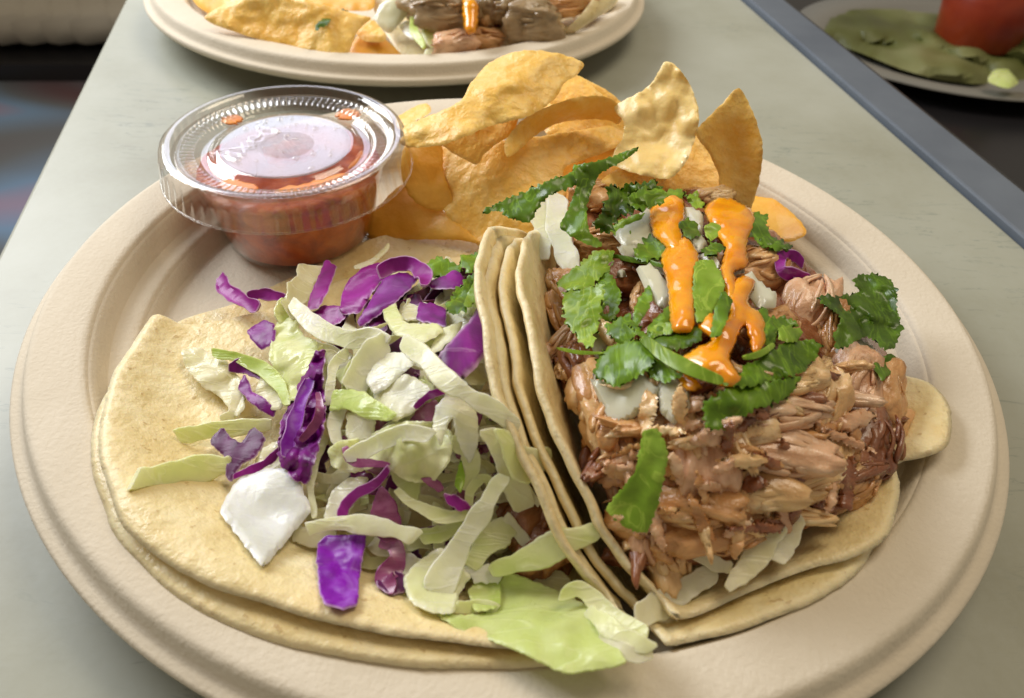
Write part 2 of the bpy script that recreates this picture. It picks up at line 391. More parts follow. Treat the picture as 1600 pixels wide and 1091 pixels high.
    c = b.mix(b.math('MULTIPLY', b.attr('edge'), .5), c, (.2, .03, .16, 1)); b.color(c); b.bump(v, .3, .0006); M['purple_wilted'] = b.m
    # cilantro
    for k, cs in {'cilantro': [(.06, .125, .004), (.13, .25, .008), (.24, .41, .025)], 'cilantro_light': [(.15, .26, .012), (.27, .43, .03), (.42, .58, .09)], 'cilantro_dark': [(.035, .075, .003), (.08, .155, .006), (.14, .25, .014)]}.items():
        b = MB(k, .3, .5, .1, (.002, .004, .001)); n = b.noise(90, 3); v = b.noise(170, 3, (1, .3, 1), .5, 1.2)
        c = b.ramp(n, [(.3, cs[0]), (.5, cs[1]), (.75, cs[2])])
        vs = b.ramp(v, [(.47, (0, 0, 0)), (.5, (1, 1, 1)), (.53, (0, 0, 0))]); c = b.mix(b.math('MULTIPLY', vs, .3), c, tuple(min(1, x * 2) for x in cs[2]) + (1,))
        b.color(c); b.bump(v, .5, .0008); b.translucent(b.mix(.5, c, (.20, .42, .03, 1)), .3); M[k] = b.m
    # onion: wet, watery white
    b = MB('onion', .18, .5, .55, (.012, .012, .009)); n = b.noise(60, 3, (1, 1, 1)); v = b.noise(200, 2, (1, .15, 1))
    c = b.ramp(n, [(.3, (.68, .68, .48)), (.6, (.82, .81, .65)), (.8, (.90, .89, .78))]); b.color(c); b.bump(v, .25, .0006); b.translucent(c, .28); M['onion'] = b.m
    # pulled pork
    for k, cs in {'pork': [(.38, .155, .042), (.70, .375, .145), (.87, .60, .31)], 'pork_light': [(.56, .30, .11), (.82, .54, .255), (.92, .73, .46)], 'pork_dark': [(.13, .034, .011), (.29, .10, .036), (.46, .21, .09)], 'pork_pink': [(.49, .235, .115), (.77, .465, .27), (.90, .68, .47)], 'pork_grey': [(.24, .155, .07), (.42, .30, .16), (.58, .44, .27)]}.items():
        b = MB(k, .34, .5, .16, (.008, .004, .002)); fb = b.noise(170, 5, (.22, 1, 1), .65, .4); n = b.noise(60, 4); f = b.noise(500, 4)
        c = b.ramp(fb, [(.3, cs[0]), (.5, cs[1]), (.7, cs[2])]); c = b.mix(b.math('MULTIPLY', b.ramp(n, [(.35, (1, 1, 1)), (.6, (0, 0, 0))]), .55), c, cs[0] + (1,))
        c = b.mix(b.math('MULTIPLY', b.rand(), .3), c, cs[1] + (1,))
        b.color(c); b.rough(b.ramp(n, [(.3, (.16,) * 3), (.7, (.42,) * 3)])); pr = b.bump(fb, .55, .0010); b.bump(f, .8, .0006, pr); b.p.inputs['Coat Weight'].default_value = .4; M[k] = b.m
    # sauces
    b = MB('orange_sauce', .16, .5, .25, (.008, .003, .001), coat=.5); n = b.noise(120, 4); f = b.noise(600, 3)
    c = b.ramp(n, [(.3, (.76, .24, .001)), (.55, (.86, .33, .002)), (.8, (.92, .43, .004))]); fk = b.ramp(f, [(.68, (0, 0, 0)), (.74, (1, 1, 1))]); b.color(b.mix(b.math('MULTIPLY', fk, .5), c, (.5, .06, .01, 1))); b.bump(n, .2, .001); M['orange'] = b.m
    b = MB('salsa', .3, .5, .3, (.008, .002, .001)); n = b.noise(120, 5, None, .6, .5); f = b.noise(400, 4)
    b.color(b.ramp(n, [(.25, (.24, .018, .003)), (.42, (.50, .062, .006)), (.58, (.70, .13, .012)), (.75, (.82, .26, .03))])); b.bump(f, .4, .0008); M['salsa'] = b.m
    b = MB('salsa_smear', .3, .5, .3, (.006, .002, .001)); n = b.noise(160, 4); b.color(b.ramp(n, [(.3, (.70, .16, .02)), (.7, (.90, .36, .06))])); b.bump(n, .3, .0008); M['smear'] = b.m
    # clear plastic
    m = bpy.data.materials.new('clear_plastic'); m.use_nodes = True; nt = m.node_tree; nt.nodes.remove(nt.nodes['Principled BSDF'])
    tr = nt.nodes.new('ShaderNodeBsdfTransparent'); tr.inputs[0].default_value = (.955, .95, .94, 1); gl = nt.nodes.new('ShaderNodeBsdfGlossy'); gl.inputs['Roughness'].default_value = .06
    gl.inputs[0].default_value = (1, 1, 1, 1)
    lw = nt.nodes.new('ShaderNodeLayerWeight'); lw.inputs[0].default_value = .5; pw = nt.nodes.new('ShaderNodeMath'); pw.operation = 'POWER'; pw.inputs[1].default_value = 3.2
    ma = nt.nodes.new('ShaderNodeMath'); ma.operation = 'MULTIPLY_ADD'; ma.inputs[1].default_value = .62; ma.inputs[2].default_value = .035; mx = nt.nodes.new('ShaderNodeMixShader')
    nt.links.new(lw.outputs['Facing'], pw.inputs[0]); nt.links.new(pw.outputs[0], ma.inputs[0]); nt.links.new(ma.outputs[0], mx.inputs[0])
    tcn = nt.nodes.new('ShaderNodeTexCoord'); nn = nt.nodes.new('ShaderNodeTexNoise'); nn.inputs['Scale'].default_value = 90; bp = nt.nodes.new('ShaderNodeBump'); bp.inputs['Strength'].default_value = .12; bp.inputs['Distance'].default_value = .0006
    nt.links.new(tcn.outputs['Object'], nn.inputs[0]); nt.links.new(nn.outputs['Fac'], bp.inputs['Height']); nt.links.new(bp.outputs[0], gl.inputs['Normal'])
    nt.links.new(tr.outputs[0], mx.inputs[1]); nt.links.new(gl.outputs[0], mx.inputs[2]); nt.links.new(mx.outputs[0], nt.nodes['Material Output'].inputs[0]); M['plastic'] = m
    m = bpy.data.materials.new('glare_mist_film'); m.use_nodes = True; nt = m.node_tree; pb = nt.nodes['Principled BSDF']; pb.inputs['Base Color'].default_value = (.60, .60, .68, 1); pb.inputs['Roughness'].default_value = .3  # misty film with the window reflection put into its lavender colour
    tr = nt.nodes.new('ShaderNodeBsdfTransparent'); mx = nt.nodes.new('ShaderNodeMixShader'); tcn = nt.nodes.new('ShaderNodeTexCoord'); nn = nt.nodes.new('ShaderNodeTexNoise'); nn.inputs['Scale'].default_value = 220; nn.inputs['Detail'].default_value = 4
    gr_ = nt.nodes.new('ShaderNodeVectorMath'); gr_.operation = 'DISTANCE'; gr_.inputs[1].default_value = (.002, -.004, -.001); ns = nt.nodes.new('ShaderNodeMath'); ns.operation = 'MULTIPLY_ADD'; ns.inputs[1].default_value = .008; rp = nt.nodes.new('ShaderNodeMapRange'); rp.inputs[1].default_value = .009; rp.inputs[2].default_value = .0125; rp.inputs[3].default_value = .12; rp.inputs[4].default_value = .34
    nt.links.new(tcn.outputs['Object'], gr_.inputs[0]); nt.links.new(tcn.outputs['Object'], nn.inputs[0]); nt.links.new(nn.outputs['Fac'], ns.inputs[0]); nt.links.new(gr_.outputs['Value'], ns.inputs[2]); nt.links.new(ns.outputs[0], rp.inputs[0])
    nt.links.new(rp.outputs[0], mx.inputs[0]); nt.links.new(tr.outputs[0], mx.inputs[1]); nt.links.new(pb.outputs[0], mx.inputs[2]); nt.links.new(mx.outputs[0], nt.nodes['Material Output'].inputs[0]); M['glare_mist'] = m
    # things beyond the table
    b = MB('beige_upholstery', .7, .3); b.color((.50, .45, .36, 1)); b.bump(b.noise(300, 3), .3, .001); M['beige'] = b.m
    b = MB('painted_reflections', .3, .5); n = b.noise(1.6, 1, (1, 3, 1), .4, .4)  # blurred reflections painted as colour streaks
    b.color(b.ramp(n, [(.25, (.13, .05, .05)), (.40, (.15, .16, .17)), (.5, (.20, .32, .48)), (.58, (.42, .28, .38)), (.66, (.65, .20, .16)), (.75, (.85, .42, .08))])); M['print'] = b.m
    b = MB('green_salad', .5, .4); n = b.noise(9, 2); b.color(b.ramp(n, [(.3, (.06, .065, .015)), (.5, (.12, .13, .035)), (.7, (.26, .26, .12))])); M['salad'] = b.m
    b = MB('red_cup', .3, .5); n = b.noise(20, 3); b.color(b.ramp(n, [(.3, (.20, .018, .006)), (.7, (.38, .05, .01))])); M['redcup'] = b.m
    b = MB('dim_plate', .6, .3); b.color((.20, .19, .16, 1)); M['dimplate'] = b.m
    b = MB('char', .6, .3); b.color((.02, .012, .008, 1)); M['char'] = b.m
mk()

# ------------------------------------------------------------------ the table and what lies beyond it
DIR = math.radians(12.55)                     # the table runs away from us, a little to the left
ax_t = np.array([-math.sin(DIR), math.cos(DIR)]); ax_s = np.array([math.cos(DIR), math.sin(DIR)])
def tab(s, t, z): q = ax_s * s + ax_t * t; return (q[0], q[1], z)
def sb(p): return float(np.asarray(p[:2]) @ ax_s)
sL = np.mean([sb(U(190, 0, 0)), sb(U(0, 412, 0))]); sR = np.mean([sb(U(1165, 0, 0)), sb(U(1600, 393, 0))]); sR2 = np.mean([sb(U(1228, 0, .3)), sb(U(1600, 300, .3))])
def slab(s0, s1, t0, t1, z0, z1, bev=.12):
    V = []; F = []
    ring = [(s0, z0), (s0, z1 - bev), (s0 + bev * .3, z1 - bev * .3), (s0 + bev, z1), (s1 - bev, z1), (s1 - bev * .3, z1 - bev * .3), (s1, z1 - bev), (s1, z0)]
    for t in (t0, t1):
        for s, z in ring: V.append(tab(s, t, z))
    n = len(ring)
    for k in range(n): F.append((k, (k + 1) % n, n + (k + 1) % n, n + k))
    F.append(tuple(range(n))); F.append(tuple(range(n, 2 * n))[::-1])
    return V, F
V, F = slab(sL, sR, -45, 95, -2.6, 0, .15)
tag(fixnormals(build('table_top', V, F, M['table'], smooth=False)), 'pale grey-green laminate table top under both plates', 'table', kind='structure')
V, F = slab(sR + .02, sR2, -45, 95, -2.6, .3, .1)
tag(fixnormals(build('edge_strip', V, F, M['slate'], smooth=False)), 'slate grey metal strip along the right table edge', 'edge strip')
V, F = slab(sR2 + .03, sR2 + 1.1, -45, 95, -3.2, -.25, .2)
tag(fixnormals(build('dark_rail', V, F, M['dark'], smooth=False)), 'narrow dark brown rail beside the slate edge strip', 'rail')

# ------------------------------------------------------------------ plates
PA, PB, PANG = 13.0, 12.28, math.radians(-20.46)
PROF = [(.02, 1.40), (0, 1.50), (.02, 1.58), (.08, 1.63), (.20, 1.635), (.29, 1.66), (.35, 1.76), (.42, 1.96), (.48, 2.06), (.56, 2.11), (.66, 2.12), (1.2, 2.08), (1.64, 2.05), (1.74, 2.02), (1.80, 1.96), (1.88, 1.72), (1.97, 1.44), (2.05, 1.30), (2.15, 1.25), (2.40, 1.22), (2.56, 1.19), (2.64, 1.12), (2.76, .84), (2.86, .68), (3.0, .61), (3.6, .57), (5.0, .55)]
def plate_z(x, y):
    u = x * np.cos(PANG) + y * np.sin(PANG); v = -x * np.sin(PANG) + y * np.cos(PANG)
    rho = np.sqrt((u / PA) ** 2 + (v / PB) ** 2); d = (1 - rho) * 12.6
    return np.interp(d, [p[0] for p in PROF[1:]], [p[1] for p in PROF[1:]])
def make_plate(name, cx, cy, ang, label):
    n = 160; th = .13
    top = PROF; bot = [(d + .03, z - th) for d, z in top]
    rows = top + [(13, .55)]
    V = []; F = []
    rings = [('t', d, z) for d, z in top] + [('c', 8.5, .55)]
    rings2 = [('b', d + (.05 if z > 1.3 else 0), max(z - th, .02 if d < 99 else 0)) for d, z in reversed(top)]
    allr = [(d, z) for _, d, z in rings2][::1]
    prof = [(8.5, .30), (5.0, .0 + .30), (3.6, .06)] + [(d + .1, max(z - th, .05)) for d, z in reversed(top) if d < 3.2] + [(d, z) for d, z in top] + [(8.5, .55)]
    for i in range(n):
        a = 2 * math.pi * i / n; ca, sa = math.cos(a), math.sin(a)
        for d, z in prof:
            s = 1 - d / 12.6; u, v = PA * s * ca, PB * s * sa
            wob = .035 * noise.noise(Vector((ca * 1.7, sa * 1.7, cx))) * (1 if d < 2 else 0)
            V.append((cx + u * math.cos(ang) - v * math.sin(ang), cy + u * math.sin(ang) + v * math.cos(ang), z + wob))
    m = len(prof)
    for i in range(n):
        j = (i + 1) % n
        for k in range(m - 1): F.append((i * m + k, j * m + k, j * m + k + 1, i * m + k + 1))
    F.append(tuple(i * m for i in range(n))[::-1]); F.append(tuple(i * m + m - 1 for i in range(n)))
    return tag(fixnormals(build(name, V, F, M['plate'])), label, 'plate')
make_plate('paper_plate', 0, 0, PANG, 'large beige moulded fibre plate in front carrying two tacos and salsa cup')
RX, RY = -6.74, 26.36
make_plate('paper_plate', RX, RY, math.radians(-5.1), 'beige moulded fibre plate cut off at the top of the picture')

# ------------------------------------------------------------------ tortillas
NEAR = np.array([2.65, -9.4]); FAR = np.array([.85, 2.6])
AX = (FAR - NEAR) / np.linalg.norm(FAR - NEAR); PX = np.array([AX[1], -AX[0]]); TL = float(np.linalg.norm(FAR - NEAR))
def floor_z(x, y, lift):
    u = x * np.cos(PANG) + y * np.sin(PANG); v = -x * np.sin(PANG) + y * np.cos(PANG)
    d = (1 - np.sqrt((u / PA) ** 2 + (v / PB) ** 2)) * 12.6; k = np.clip((4.0 - d) / 2.5, 0, 1)
    return np.maximum(.92 + 1.32 * k * k * (3 - 2 * k), plate_z(x, y) + .14) + lift
def tortilla(name, floor_px, wall, off, side, lift, label, rb=.5, th=.19, lean=0., seed=0):
    """flat round sheet: floor outline seen at photo pixels, plus a wall folded up along the fold line (side +1: wall on its right)"""
    P = catmull(np.array(floor_px, float), 6)
    z = np.full(len(P), 1.1)
    for _ in range(5):
        W = U(P[:, 0], P[:, 1], z); z = floor_z(W[:, 0], W[:, 1], lift)
    Q = W[:, :2] - NEAR; s = (Q @ PX - off) * side; t = Q @ AX
    fl = np.stack([np.minimum(s, -.05), t], 1)                       # runs from the far end round to the near end
    wl = catmull(np.array([(h, tt) for tt, h in wall], float), 6)      # from the near end back to the far end
    poly = resample(np.vstack([fl, wl]), .16, True)
    N = np.roll(poly, -1, 0) - np.roll(poly, 1, 0); N = np.stack([N[:, 1], -N[:, 0]], 1) / np.maximum(np.linalg.norm(N, axis=1), 1e-9)[:, None]
    poly = poly + N * (.06 * np.array([noise.noise(Vector((i * .13, seed * 4.7, 1))) + .35 * noise.noise(Vector((i * 1.1, seed, 2))) for i in range(len(poly))]))[:, None]
    pts, F = fill2d(poly, .17, .12); d = bdist(poly, pts); d[d < 1e-4] = 0
    V = np.zeros((len(pts), 3))
    for i, (s, t) in enumerate(pts):
        q = s + rb
        xy0 = NEAR + AX * t + PX * (side * s + off); z0 = float(floor_z(xy0[0], xy0[1], lift))
        zb = float(floor_z(*(NEAR + AX * t + PX * (-side * rb + off)), lift))
        if q <= 0: ss, z = s, z0
        elif q < rb * math.pi / 2: ph = q / rb; ss, z = -rb + rb * math.sin(ph), zb + rb * (1 - math.cos(ph))
        else:
            e = q - rb * math.pi / 2; ss, z = lean * e, zb + rb + e
        p = NEAR + AX * t + PX * (side * ss + off)
        k = min(1, max(0, q)); nn = noise.noise(Vector((s * .5 * (side if q < 0 else 1), t * .55, 3.3 if q > 0 else seed * 3.3))); n2 = noise.noise(Vector((s * 1.6, t * 1.6, seed)))
        p = p + PX * ((.13 * nn + .05 * n2) - .78 * math.sin(math.pi * min(1, max(0, t / TL)) ** .72) ** .85) * k
        V[i] = (p[0], p[1], z + (1 - k) * (.06 * nn * min(1, d[i]) + .012 * n2))
    o = sheet(name, V, F, d, th, M['tortilla'], th * .55, up=False)
    fixnormals(o)
    return tag(o, label, 'tortilla')
hi = lambda k: [(a, b * k) for a, b in [(.1, .25), (.5, 1.0), (1.2, 1.9), (2.2, 2.7), (3.6, 3.4), (5.2, 3.75), (7, 3.8), (8.6, 3.45), (10, 2.75), (11.2, 1.85), (12.1, 1.0), (12.7, .35)]]
LOW_L = [(770, 392), (735, 376), (690, 368), (630, 366), (580, 374), (520, 398), (450, 436), (370, 474), (280, 502), (225, 545), (175, 600), (146, 655), (144, 720), (160, 790), (195, 855), (260, 920), (345, 970), (450, 1010), (560, 1033), (660, 1044), (760, 1045), (850, 1043), (930, 1030), (1010, 1012)]
UP_L = [(775, 402), (735, 400), (660, 410), (560, 430), (430, 480), (330, 503), (283, 506), (262, 497), (240, 493), (216, 520), (192, 560), (166, 612), (154, 655), (155, 705), (168, 758), (192, 820), (240, 868), (305, 905), (400, 940), (500, 970), (600, 990), (700, 1004), (800, 1014), (900, 1010), (990, 1000)]
UP_R = [(845, 372), (900, 325), (1000, 305), (1090, 318), (1170, 370), (1230, 450), (1290, 540), (1365, 577), (1415, 588), (1450, 597), (1478, 622), (1489, 655), (1481, 698), (1440, 716), (1407, 722), (1401, 735), (1406, 760), (1400, 805), (1378, 848), (1330, 872), (1270, 888), (1200, 913), (1120, 948), (1060, 972), (1000, 990)]
LOW_R = [(850, 372), (920, 330), (1020, 320), (1130, 340), (1230, 420), (1300, 520), (1350, 640), (1380, 760), (1370, 840), (1342, 893), (1300, 925), (1230, 957), (1160, 985), (1090, 1002), (1040, 1012)]
tortilla('tortilla', LOW_L, hi(.95), -.06, 1, -.12, 'lower pale corn tortilla of the left taco against the plate', seed=1, lean=-.42)
tortilla('tortilla', UP_L, hi(.95), -.30, 1, .22, 'upper pale corn tortilla of the left taco directly under the slaw', seed=2, lean=-.42)
tortilla('tortilla', LOW_R, hi(.91), .22, -1, -.12, 'lower corn tortilla of the right taco against the plate', seed=3, lean=.42)
tortilla('tortilla', UP_R, hi(.87), .56, -1, .2, 'upper corn tortilla of the right taco holding the pork', seed=4, lean=.42)

# height of the heaps over the table, as seen at a photo pixel
def over_floor(px, py, h):
    """the higher of a heap height and the tortilla floor seen at that pixel"""
    z = np.full(np.broadcast(px, py).shape, 1.3)
    for _ in range(6):
        W = U(px, py, z); z = .5 * z + .5 * (floor_z(W[..., 0], W[..., 1], .22) + .06)
    return np.log(np.exp(6 * h) + np.exp(6 * z)) / 6
def zl(px, py):
    px = np.asarray(px, float); py = np.asarray(py, float)
    return over_floor(px, py, 1.2 + 2.5 * np.exp(-((px - 700) / 215) ** 2 - ((py - 590) / np.where(py > 590, 210, 190)) ** 2))
def zr(px, py):
    px = np.asarray(px, float); py = np.asarray(py, float)
    return over_floor(px, py, 1.2 + 3.25 * np.exp(-((px - 1120) / np.where(px > 1120, 250, 300)) ** 2 - ((py - 590) / np.where(py > 590, 250, 330)) ** 2))
def on(f, lift): return lambda px, py: f(px, py) + lift

# ------------------------------------------------------------------ salsa cup
CX, CY, CB = -7.0, 4.3, .70
cup = empty('salsa_cup', (CX, CY, CB)); tag(cup, 'clear plastic portion cup with ridged lid at the back left of plate', 'cup')
V, F = lathe([(0, CB), (2.1, CB), (2.25, CB + .06), (2.33, CB + .2), (2.62, CB + 1.4), (2.95, CB + 2.7), (3.02, CB + 2.78), (3.08, CB + 3.1), (3.3, CB + 3.15), (3.3, CB + 3.2), (3.03, CB + 3.16), (2.96, CB + 2.82), (2.58, CB + 1.4), (2.28, CB + .22), (2.1, CB + .08), (0, CB + .08)], 96, (CX, CY))
fixnormals(build('cup_body', V, F, M['plastic'], cup))
LZ = CB + 3.2
def ridges(r, z, a):
    if 2.63 < r < 3.12 and z > LZ - .2: z += .035 * math.sin(a * 90) * (1 if 2.72 < r < 3.03 else .4)
    if r > 3.45 and z < LZ + .05: r += .018 * math.sin(a * 60)
    return r, z
lp = [(r * 1.045, z) for r, z in [(3.62, LZ - .75), (3.52, LZ - .2), (3.5, LZ + .05), (3.44, LZ + .2), (3.3, LZ + .27), (3.15, LZ + .25), (3.04, LZ + .12), (2.97, LZ - .02), (2.85, LZ + .0), (2.75, LZ - .02), (2.62, LZ - .03), (2.5, LZ - .05), (2.44, LZ - .18), (2.36, LZ - .22), (2.15, LZ - .2), (2.05, LZ - .12), (1.95, LZ - .06), (1.8, LZ - .05), (1.0, LZ - .05), (0, LZ - .05)]]
V, F = lathe(lp + [(r, z - .035) for r, z in reversed(lp)], 360, (CX, CY), ridges)
lid = fixnormals(build('lid', V, F, M['plastic'], cup))
# skirt bead
V, F = lathe([(3.76 + .035 * math.cos(a), LZ - .75 + .035 * math.sin(a)) for a in np.linspace(0, 2 * math.pi, 9)], 120, (CX, CY)); build('lid_rim', V, F, M['plastic'], lid)
# raised letters on the lid
tcu = bpy.data.curves.new('lettering', 'FONT'); tcu.body = 'fixed'; tcu.size = .0115; tcu.extrude = .0003; tcu.bevel_depth = .00012; tcu.align_x = 'CENTER'; tcu.align_y = 'CENTER'
to = bpy.data.objects.new('lettering_curve', tcu); col.objects.link(to); bpy.context.view_layer.update()
tm = bpy.data.meshes.new_from_object(to); bpy.data.objects.remove(to); tm.materials.clear(); tm.materials.append(M['plastic'])
to = bpy.data.objects.new('lettering', tm); col.objects.link(to); to.parent = lid; to.matrix_parent_inverse = Matrix.Translation(lid.location).inverted()
to.location = Vector((CX - 1.15, CY - .1, LZ - .03)) * CM; to.rotation_euler = (0, 0, math.radians(66))
# condensation under the lid
rnd = random.Random(5); V = []; F = []
for k in range(90):
    a = rnd.random() * 6.283; r = 1.85 * math.sqrt(rnd.random()); s = rnd.choice([.03, .03, .04, .05, .08, .11]); cx, cy = CX + r * math.cos(a), CY + r * math.sin(a)
    b0 = len(V); V.append((cx, cy, LZ - .05 + s * .55))
    for j in (1, 2):
        for q in range(8): V.append((cx + s * (.55 if j == 1 else 1) * math.cos(q * .7854), cy + s * (.55 if j == 1 else 1) * math.sin(q * .7854), LZ - .05 + (s * .42 if j == 1 else 0)))
    for q in range(8):
        F.append((b0, b0 + 1 + q, b0 + 1 + (q + 1) % 8)); F.append((b0 + 1 + q, b0 + 9 + q, b0 + 9 + (q + 1) % 8, b0 + 1 + (q + 1) % 8))
tag(build('droplets', V, F, M['plastic'], lid), kind='stuff')
# lavender mist film painting the window reflection on the underside of the lid
V, F = lathe([(0, LZ - .10), (1.0, LZ - .10), (1.7, LZ - .10), (1.93, LZ - .10), (1.93, LZ - .115), (1.0, LZ - .115), (0, LZ - .115)], 64, (CX, CY)); fixnormals(build('glare_mist_disc', V, F, M['glare_mist'], lid, loc=np.array([CX, CY, LZ])))
# smears of salsa caught in the lid
for pts in ([(c * 1.0, r) for c, r in []],): pass
def arc_smear(a0, a1, r0, r1, z, seed):
    n = 22; V = []; F = []
    for i in range(n):
        t = i / (n - 1); a = math.radians(a0 + (a1 - a0) * t); e = math.sqrt(max(0, 1 - (2 * t - 1) ** 4))
        rm = (r0 + r1) / 2; hw = (r1 - r0) / 2 * e * (1 + .5 * noise.noise(Vector((i * .4, seed, 0))))
        for q in range(8):
            p = q * .7854; V.append((CX + (rm + hw * math.cos(p)) * math.cos(a), CY + (rm + hw * math.cos(p)) * math.sin(a), z + .05 * e * math.sin(p)))
    for i in range(n - 1):
        for q in range(8): F.append((i * 8 + q, i * 8 + (q + 1) % 8, (i + 1) * 8 + (q + 1) % 8, (i + 1) * 8 + q))
    F.append(tuple(range(8))); F.append(tuple((n - 1) * 8 + q for q in range(8))[::-1])
    fixnormals(build('salsa_smear', V, F, M['smear'], lid))
arc_smear(-122, -94, 2.2, 2.85, LZ - .16, 1); arc_smear(-84, -32, 2.25, 2.95, LZ - .16, 2); arc_smear(50, 66, 2.3, 3.1, LZ - .14, 3); arc_smear(137, 151, 2.3, 2.95, LZ - .14, 4); arc_smear(-150, -125, 2.2, 2.4, LZ - .3, 5); arc_smear(-25, 5, 2.15, 2.35, LZ - .26, 6)
# the salsa itself
V, F = lathe([(0, CB + .1), (2.08, CB + .1), (2.26, CB + .24), (2.56, CB + 1.4), (2.80, CB + 2.25), (2.78, CB + 2.38), (2.2, CB + 2.34), (1.2, CB + 2.38), (0, CB + 2.36)], 96, (CX, CY), lambda r, z, a: (r, z + (.09 * noise.noise(Vector((r * math.cos(a) * 1.5, r * math.sin(a) * 1.5, 2))) if z > CB + 2 else 0)))
tag(fixnormals(build('salsa', V, F, M['salsa'])), 'chunky red-orange salsa filling the clear lidded cup', 'salsa')

# ------------------------------------------------------------------ tortilla chips
def chip(pts, ctrl, label, mat='chip', wave=.08, wavef=.5, bub=.035, th=.09, name='tortilla_chip', cv=c2, gr=1.07):
    ct = cv(ctrl); return patch(name, grow(cv(pts), gr), tps(ct), th, M[mat], label, 'chip', 'tortilla chips piled at the back of the plate', step=6, wave=wave, wavef=wavef, bubbles=bub, round_='soft', jag=1.5, jagf=2)
chip([(90, 290), (130, 260), (190, 235), (207, 265), (150, 300), (110, 325)], [(90, 290, 2.6), (190, 235, 3.0), (150, 330, 2.9)], 'small chip corner peeking out between the lid and the pile')
chip([(30, 590), (120, 520), (240, 600), (350, 690), (390, 730), (300, 722), (150, 720), (0, 720), (-20, 650)], [(30, 590, 1.4), (390, 730, 1.3), (130, 520, 2.0), (150, 720, .95)], 'deep orange chip lying low between the cup and the left taco', 'chip_deep', gr=.98)
chip([(125, 390), (180, 375), (245, 385), (255, 480), (285, 590), (215, 605), (150, 570), (118, 510), (112, 450)], [(125, 390, 3.2), (245, 385, 3.2), (150, 580, 1.9), (280, 600, 1.9)], 'chip standing behind the lid at the left side of the pile', 'chip_deep')
chip([(640, 520), (700, 455), (800, 415), (890, 370), (910, 420), (960, 500), (1050, 545), (1000, 640), (800, 700), (650, 640)], [(640, 520, 2.3), (910, 380, 2.9), (1050, 545, 2.5), (800, 700, 1.6)], 'broad chip lying underneath the pork at the taco mouth', 'chip_deep')
chip([(238, 390), (235, 460), (255, 560), (300, 640), (370, 705), (450, 752), (540, 750), (600, 700), (640, 610), (690, 560), (680, 470), (790, 425), (875, 385), (912, 345), (870, 322), (700, 345), (520, 370), (350, 380)], [(238, 390, 3.0), (270, 580, 1.9), (450, 752, 1.25), (560, 740, 1.5), (640, 600, 2.3), (680, 460, 2.9), (910, 340, 3.2), (520, 360, 3.6), (400, 560, 2.35)], 'widest golden chip at the front of the chip pile', wave=.12)
chip([(1350, 620), (1385, 550), (1450, 585), (1510, 635), (1548, 690), (1490, 722), (1420, 700), (1360, 660)], [(1350, 640, 1.6), (1385, 550, 1.5), (1548, 690, 2.2), (1480, 722, 1.75)], 'deep orange chip corner touching the plate wall right of the pork', 'chip_deep', bub=.03)
chip([(1165, 345), (1200, 400), (1240, 470), (1255, 570), (1160, 580), (1070, 545), (1020, 500), (1090, 430), (1130, 380)], [(1165, 345, 3.6), (1255, 570, 2.5), (1030, 500, 2.9), (1140, 570, 2.4)], 'chip tucked between the blistered chip and the pointed chip')
chip([(1308, 193), (1342, 235), (1372, 310), (1391, 385), (1386, 470), (1366, 560), (1340, 612), (1290, 600), (1248, 570), (1242, 480), (1205, 400), (1167, 345), (1200, 300), (1260, 240)], [(1308, 193, 5.6), (1391, 385, 4.4), (1340, 612, 2.5), (1167, 345, 4.5), (1248, 570, 2.75), (1290, 400, 3.95)], 'tall pointed chip standing at the right end of the pile', wave=.06)
chip([(640, 225), (665, 168), (700, 135), (745, 140), (790, 175), (820, 210), (760, 222), (690, 235)], [(640, 225, 4.2), (700, 135, 4.6), (820, 210, 4.3), (690, 240, 4.1)], 'chip edge arched behind the curled chip at the top')
chip([(1045, 98), (1080, 108), (1122, 160), (1152, 230), (1160, 300), (1142, 370), (1112, 440), (1062, 487), (1000, 482), (920, 462), (870, 435), (880, 390), (905, 350), (908, 300), (880, 262), (885, 240), (960, 200), (1000, 170), (1030, 122)], [(1045, 98, 5.9), (1155, 270, 4.9), (1062, 487, 3.7), (870, 435, 3.6), (885, 240, 4.6), (1000, 300, 4.45), (1080, 400, 4.1)], 'pale blistered chip standing right of centre with curled tip', 'chip_pale', wave=.14, wavef=.7, bub=.09)
chip([(860, 485), (920, 462), (1045, 485), (1022, 530), (940, 548), (830, 520)], [(860, 485, 3.1), (1045, 485, 3.2), (940, 548, 2.9)], 'thin chip edge under the pale blistered chip', bub=.03)
chip([(140, 385), (130, 350), (250, 330), (420, 265), (515, 255), (512, 300), (490, 345), (430, 385), (398, 415), (372, 444), (310, 415), (250, 382)], [(140, 385, 3.7), (372, 444, 3.35), (512, 270, 4.3), (490, 345, 3.9), (250, 330, 4.0)], 'chip hanging below the big wavy chip with a pointed lower corner')
chip([(620, 240), (690, 140), (790, 165), (890, 235), (915, 320), (890, 380), (760, 350), (640, 340)], [(620, 240, 3.5), (690, 140, 4.3), (890, 235, 3.9), (890, 380, 2.9), (640, 340, 3.2)], 'chip filling the gap behind the curled chip')
chip([(883, 350), (890, 382), (920, 362), (960, 328), (1010, 300), (1080, 290), (1130, 292), (1162, 300), (1168, 265), (1130, 236), (1060, 236), (980, 262), (930, 288), (900, 320)], [(883, 350, 4.15), (890, 382, 3.95), (960, 328, 3.9), (1050, 295, 3.75), (1150, 300, 3.75), (1168, 265, 4.5), (1130, 236, 4.9), (1060, 236, 4.95), (980, 262, 4.85), (1060, 258, 4.75)], 'curled chip with bright rim and shaded hollow', bub=.03, wave=.05, cv=cch, gr=1.0)
